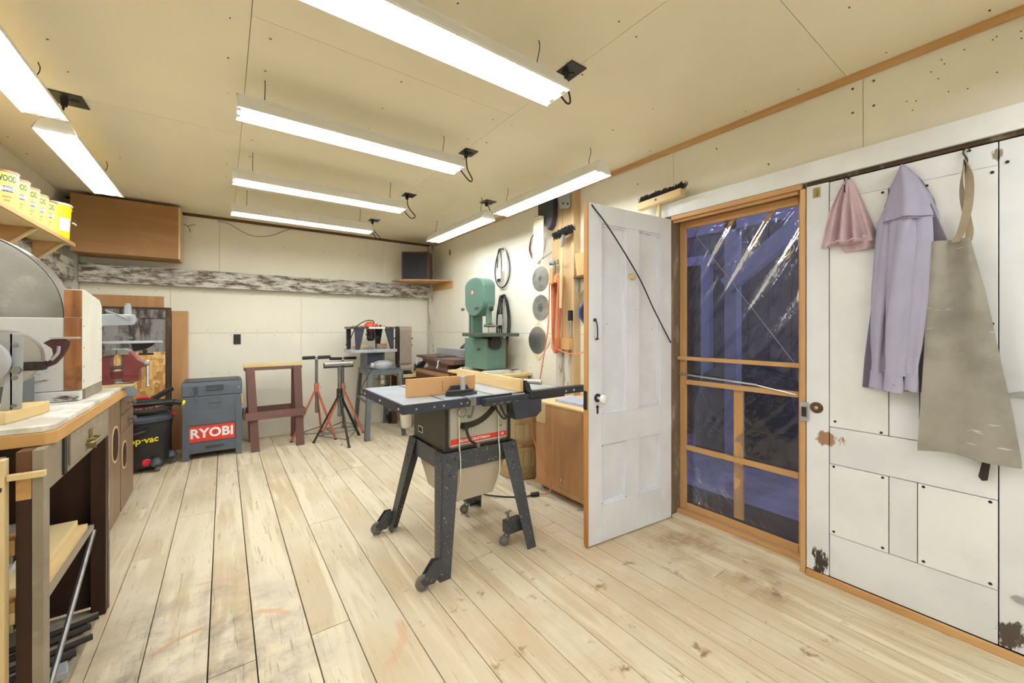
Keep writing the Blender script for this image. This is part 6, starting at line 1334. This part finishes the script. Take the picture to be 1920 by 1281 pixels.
# black hatch and bracket high on the post
fn = thing('black_housing', 'glossy black metal housing high on the right wall behind the light', 'housing', (2.5, 2.85, 2.35))
MB().prism([(2.93, 2.50), (2.72, 2.50), (2.72, 2.34), (2.745, 2.25), (2.79, 2.21), (2.81, 2.27), (2.93, 2.28)], (2.42, 0, 0), (0, 1, 0), (0, 0, 1), (.06, 0, 0)).build('shell', 'bluedark', fn, bev=.006)
B(2.481, 2.549, 2.805, 2.92, 2.3, 2.48).build('back_box', 'black', fn)
bkt = thing('steel_bracket', 'triangular grey steel bracket near the ceiling above the broom', 'bracket', (2.45, 2.6, 2.42))
MB().prism([(2.70, 2.49), (2.535, 2.49), (2.535, 2.37), (2.56, 2.36), (2.66, 2.38)], (2.455, 0, 0), (0, 1, 0), (0, 0, 1), (.014, 0, 0)).build('plate', 'galv', bkt, bev=.002)
for y, z in ((2.62, 2.42), (2.56, 2.40)): MB().cyl((2.4548, y, z), (2.451, y, z), .009, n=8).build('bolt', 'iron', bkt)
B(2.4695, 2.4845, 2.54, 2.69, 2.40, 2.48).build('spacer', 'galv', bkt)
# yellowed plastic sleeve with drawing square
sl_ = thing('plastic_sleeve', 'long yellowed plastic sleeve hanging on the right wall left of the broom', 'sleeve', (2.46, 2.9, 2.1))
MB().prism([(2.965, 2.385), (2.825, 2.345), (2.835, 1.965), (2.88, 1.94), (2.99, 1.885), (2.98, 2.05)], (2.40, 0, 0), (0, 1, 0), (0, 0, 1), (.006, 0, 0)).build('sleeve', 'plastic_clear', sl_)
B(2.395, 2.3998, 2.84, 2.96, 2.335, 2.35).build('fold', 'label_white', sl_)
MB().cyl((2.406, 2.90, 2.33), (2.53, 2.90, 2.33), .004, n=6).build('nail', 'iron', sl_)
sq = thing('drafting_rule', 'thin steel rule hanging slanted behind the plastic sleeve', 'ruler', (2.39, 2.85, 1.93))
MB().bar((2.408, 2.99, 2.015), (2.408, 2.845, 1.955), .003, .016).bar((2.408, 2.845, 1.955), (2.43, 2.74, 2.0), .003, .012).build('rule', 'dullsteel', sq)
# circular saw blades
def blade(yc, zc, r, nteeth, x=2.545, th=.0025, tooth=.006, mt='blade', parent=None, name='disc'):
    poly = []
    for i in range(nteeth*2):
        a = 2*PI*i/(nteeth*2)+(.0 if i % 2 else .35*2*PI/(nteeth*2)); rr = r if i % 2 == 0 else r-tooth; poly.append((yc+math.cos(a)*rr, zc+math.sin(a)*rr))
    return MB().prism(poly, (x, 0, 0), (0, 1, 0), (0, 0, 1), (-th, 0, 0)).build(name, mt, parent)
def bladething(lbl, yc, zc, r, nt, tooth=.006, mt='blade', hub=.03, x=2.545):
    t = thing('cutting_disc', lbl, 'saw blade', (x, yc, zc), 0, 'circular saw blades on the right wall')
    blade(yc, zc, r, nt, x, .003, tooth, mt, t)
    if hub: MB().lathe([(hub, 0), (hub, .0008), (0, .0008)], (x-.003, yc, zc), (-1, 0, 0), 20).build('centre', 'dullsteel', t, True)
    MB().lathe([(.008, .0), (.008, .0016), (0, .0016)], (x-.003, yc, zc), (-1, 0, 0), 10).build('arbor_hole', 'black', t)
    MB().cyl((x-.007, yc, zc+.006), (2.549, yc, zc+.006), .0035, n=6).build('nail', 'iron', t)
    return t
bladething('plain grey fine toothed saw blade below the orange card', 3.045, 1.795, .122, 90, .002)
bladething('dark saw blade with coarse teeth, middle of the blade column', 3.04, 1.51, .130, 28, .010, hub=.045)
cd = thing('blade_card', 'cream diamond card holding a shiny saw blade, lowest of the blades', 'saw blade', (2.54, 3.075, 1.185))
MB().prism([(3.075+a, 1.185+b) for a, b in ((0, .185), (.03, .17), (.175, .02), (.175, -.02), (.02, -.19), (-.02, -.19), (-.175, -.02), (-.175, .02), (-.03, .17))], (2.546, 0, 0), (0, 1, 0), (0, 0, 1), (-.004, 0, 0)).build('card', 'cream', cd, bev=.001)
blade(3.085, 1.185, .138, 60, 2.5415, .003, .004, 'steel', cd); B(2.547, 2.549, 2.945, 3.02, 1.05, 1.36).build('back_card', 'label_white', cd)
MB().cyl((2.538, 3.075, 1.345), (2.549, 3.075, 1.345), .004, n=6).build('nail', 'iron', cd)
oc2 = thing('orange_blade_card', 'orange diamond card with a white disc and black cord, top of the blade column', 'saw blade', (2.54, 3.08, 2.11))
MB().prism([(3.09, 2.28), (3.0, 2.16), (2.99, 2.09), (3.06, 1.945), (3.09, 1.95), (3.225, 2.10), (3.225, 2.14)], (2.546, 0, 0), (0, 1, 0), (0, 0, 1), (-.004, 0, 0)).build('card', 'orangesteel', oc2, bev=.001)
blade(3.075, 2.125, .105, 40, 2.541, .003, .004, 'label_white', oc2)
MB().tube([(2.533, 3.095+.105*math.cos(a), 2.125+.135*math.sin(a)) for a in [2*PI*i/28 for i in range(28)]], .005, 6, True).build('loop_cord', 'rubber', oc2, True)
MB().cyl((2.530, 3.095, 2.255), (2.549, 3.095, 2.255), .004, n=6).build('nail', 'iron', oc2)
bladething('small grey blade mostly hidden behind the open white door', 2.42, 1.56, .085, 50, .003)
bl = thing('blue_blade_card', 'blue diamond card with a black toothed blade peeking out beside the open door', 'saw blade', (2.54, 2.41, 1.45))
MB().prism([(2.53, 1.44), (2.43, 1.545), (2.30, 1.545), (2.30, 1.33), (2.44, 1.335)], (2.537, 0, 0), (0, 1, 0), (0, 0, 1), (-.004, 0, 0)).build('card', 'blue', bl)
blade(2.40, 1.44, .085, 30, 2.5325, .003, .012, 'bristle', bl)
MB().cyl((2.53, 2.40, 1.50), (2.549, 2.40, 1.50), .004, n=6).build('nail', 'iron', bl)
# belts
def beltloop(yc, zt, zb, w, x, lean=0, n=36): return [(x, yc+math.cos(a)*w/2*(1-.15*math.sin(a))+lean*math.sin(a), (zt+zb)/2+math.sin(a)*(zt-zb)/2) for a in [2*PI*i/n for i in range(n)]]
for nm, lbl, yc, zt, zb, w in (('drive_belt', 'two thin black drive belts hanging in an oval above the band saw table', 3.69, 2.205, 1.76, .29), ('drive_belt', 'bundle of several black drive belts hanging right of the band saw', 3.67, 1.68, 1.14, .26)):
    t = thing(nm, lbl, 'belt', (2.53, yc, zt), 0, 'drive belts on the right wall')
    MB().tube(beltloop(yc, zt, zb, w, 2.530), .0065, 6, True).build('belt', 'rubber', t, True)
    MB().tube(beltloop(yc-.025, zt-.003, zb+.01, w*.72, 2.520), .0065, 6, True).build('belt', 'galv' if zt > 2 else 'rubber', t, True)
    if zt < 2:
        MB().tube(beltloop(yc-.05, zt-.004, zb+.02, w*.5, 2.512), .007, 6, True).build('belt', 'rubber', t, True)
        MB().tube(beltloop(yc-.02, zt-.01, zb-.14, w*.86, 2.505), .0065, 6, True).build('belt', 'rubber', t, True)
    MB().tube(beltloop(yc+.03, zt-.01, zt-.32, w*.30, 2.510), .005, 6, True).build('belt', 'iron', t, True)
    B(2.498, 2.5035, yc-.015, yc+.055, zt-.34, zt-.22).build('paper_sleeve', 'label_white', t); B(2.4968, 2.4979, yc-.015, yc+.055, zt-.38, zt-.345).build('sleeve_print', 'iron', t)
    MB().cyl((2.495, yc, zt-.012), (2.549, yc, zt-.012), .005, n=8).build('nail', 'iron', t)
kn = thing('wall_knot', 'small brown oval cap on the right wall near the corner', 'cap', (2.545, 5.0, 2.36))
MB().sph((2.546, 5.0, 2.36), .04, (.10, .7, 1.1)).build('cap', 'brass', kn, True)
# router template and wood piece behind the open door
cg = thing('chainsaw_bar_guard', 'grey slotted metal guard hanging left of the open white door', 'guard', (2.52, 2.54, 1.78))
MB().prism([(2.585, 1.93), (2.565, 1.965), (2.545, 1.955), (2.53, 1.90), (2.515, 1.87), (2.51, 1.84), (2.55, 1.835), (2.545, 1.70), (2.515, 1.68), (2.505, 1.85), (2.49, 1.86), (2.485, 1.66), (2.505, 1.60), (2.54, 1.585), (2.57, 1.62), (2.58, 1.75)], (2.50, 0, 0), (0, 1, 0), (0, 0, 1), (.018, 0, 0)).build('guard', 'galv', cg, bev=.004)
MB().cyl((2.5185, 2.555, 1.945), (2.549, 2.555, 1.945), .004, n=6).build('nail', 'iron', cg)
wpz = thing('wooden_rack', 'yellow pine rack block on the wall beside the open door', 'rack', (2.52, 2.45, 1.85))
MB().prism([(2.495, 1.95), (2.30, 1.95), (2.30, 1.76), (2.46, 1.755), (2.475, 1.80)], (2.47, 0, 0), (0, 1, 0), (0, 0, 1), (.078, 0, 0)).build('block', 'pineZ', wpz, bev=.003)
B(2.46, 2.549, 2.30, 2.495, 1.735, 1.7545).build('shelf_strip', 'brownwood', wpz)
# push broom hung over the header
pbr = thing('push_broom', 'push broom with a tan wooden block and black bristles above the white door header', 'broom', (2.46, 1.65, 2.2))
MB().obox((2.455, 1.645, 2.192), (.055, .345, .052), 0, -.055).build('block', 'paleY', pbr, bev=.008)
MB().cyl((2.426, 1.66, 2.195), (2.4275, 1.66, 2.195), .009, n=10).build('socket_hole', 'black', pbr)
m = MB(); random.seed(5)
for i in range(520):
    y = random.uniform(1.475, 1.81); x = random.uniform(2.435, 2.480); zb_ = 2.218-.055*(y-1.645)
    m.bar((x, y, zb_-.004), (x+random.uniform(-.004, .012), y-random.uniform(0, .03), zb_+random.uniform(.026, .045)), .0028, .0028)
o = m.build('bristles', 'bristle', pbr); o['kind'] = 'stuff'
MB().cyl((2.46, 1.652, 2.166), (2.47, 1.655, .95), .0125).build('handle', 'paleZ', pbr, True)
"""end"""
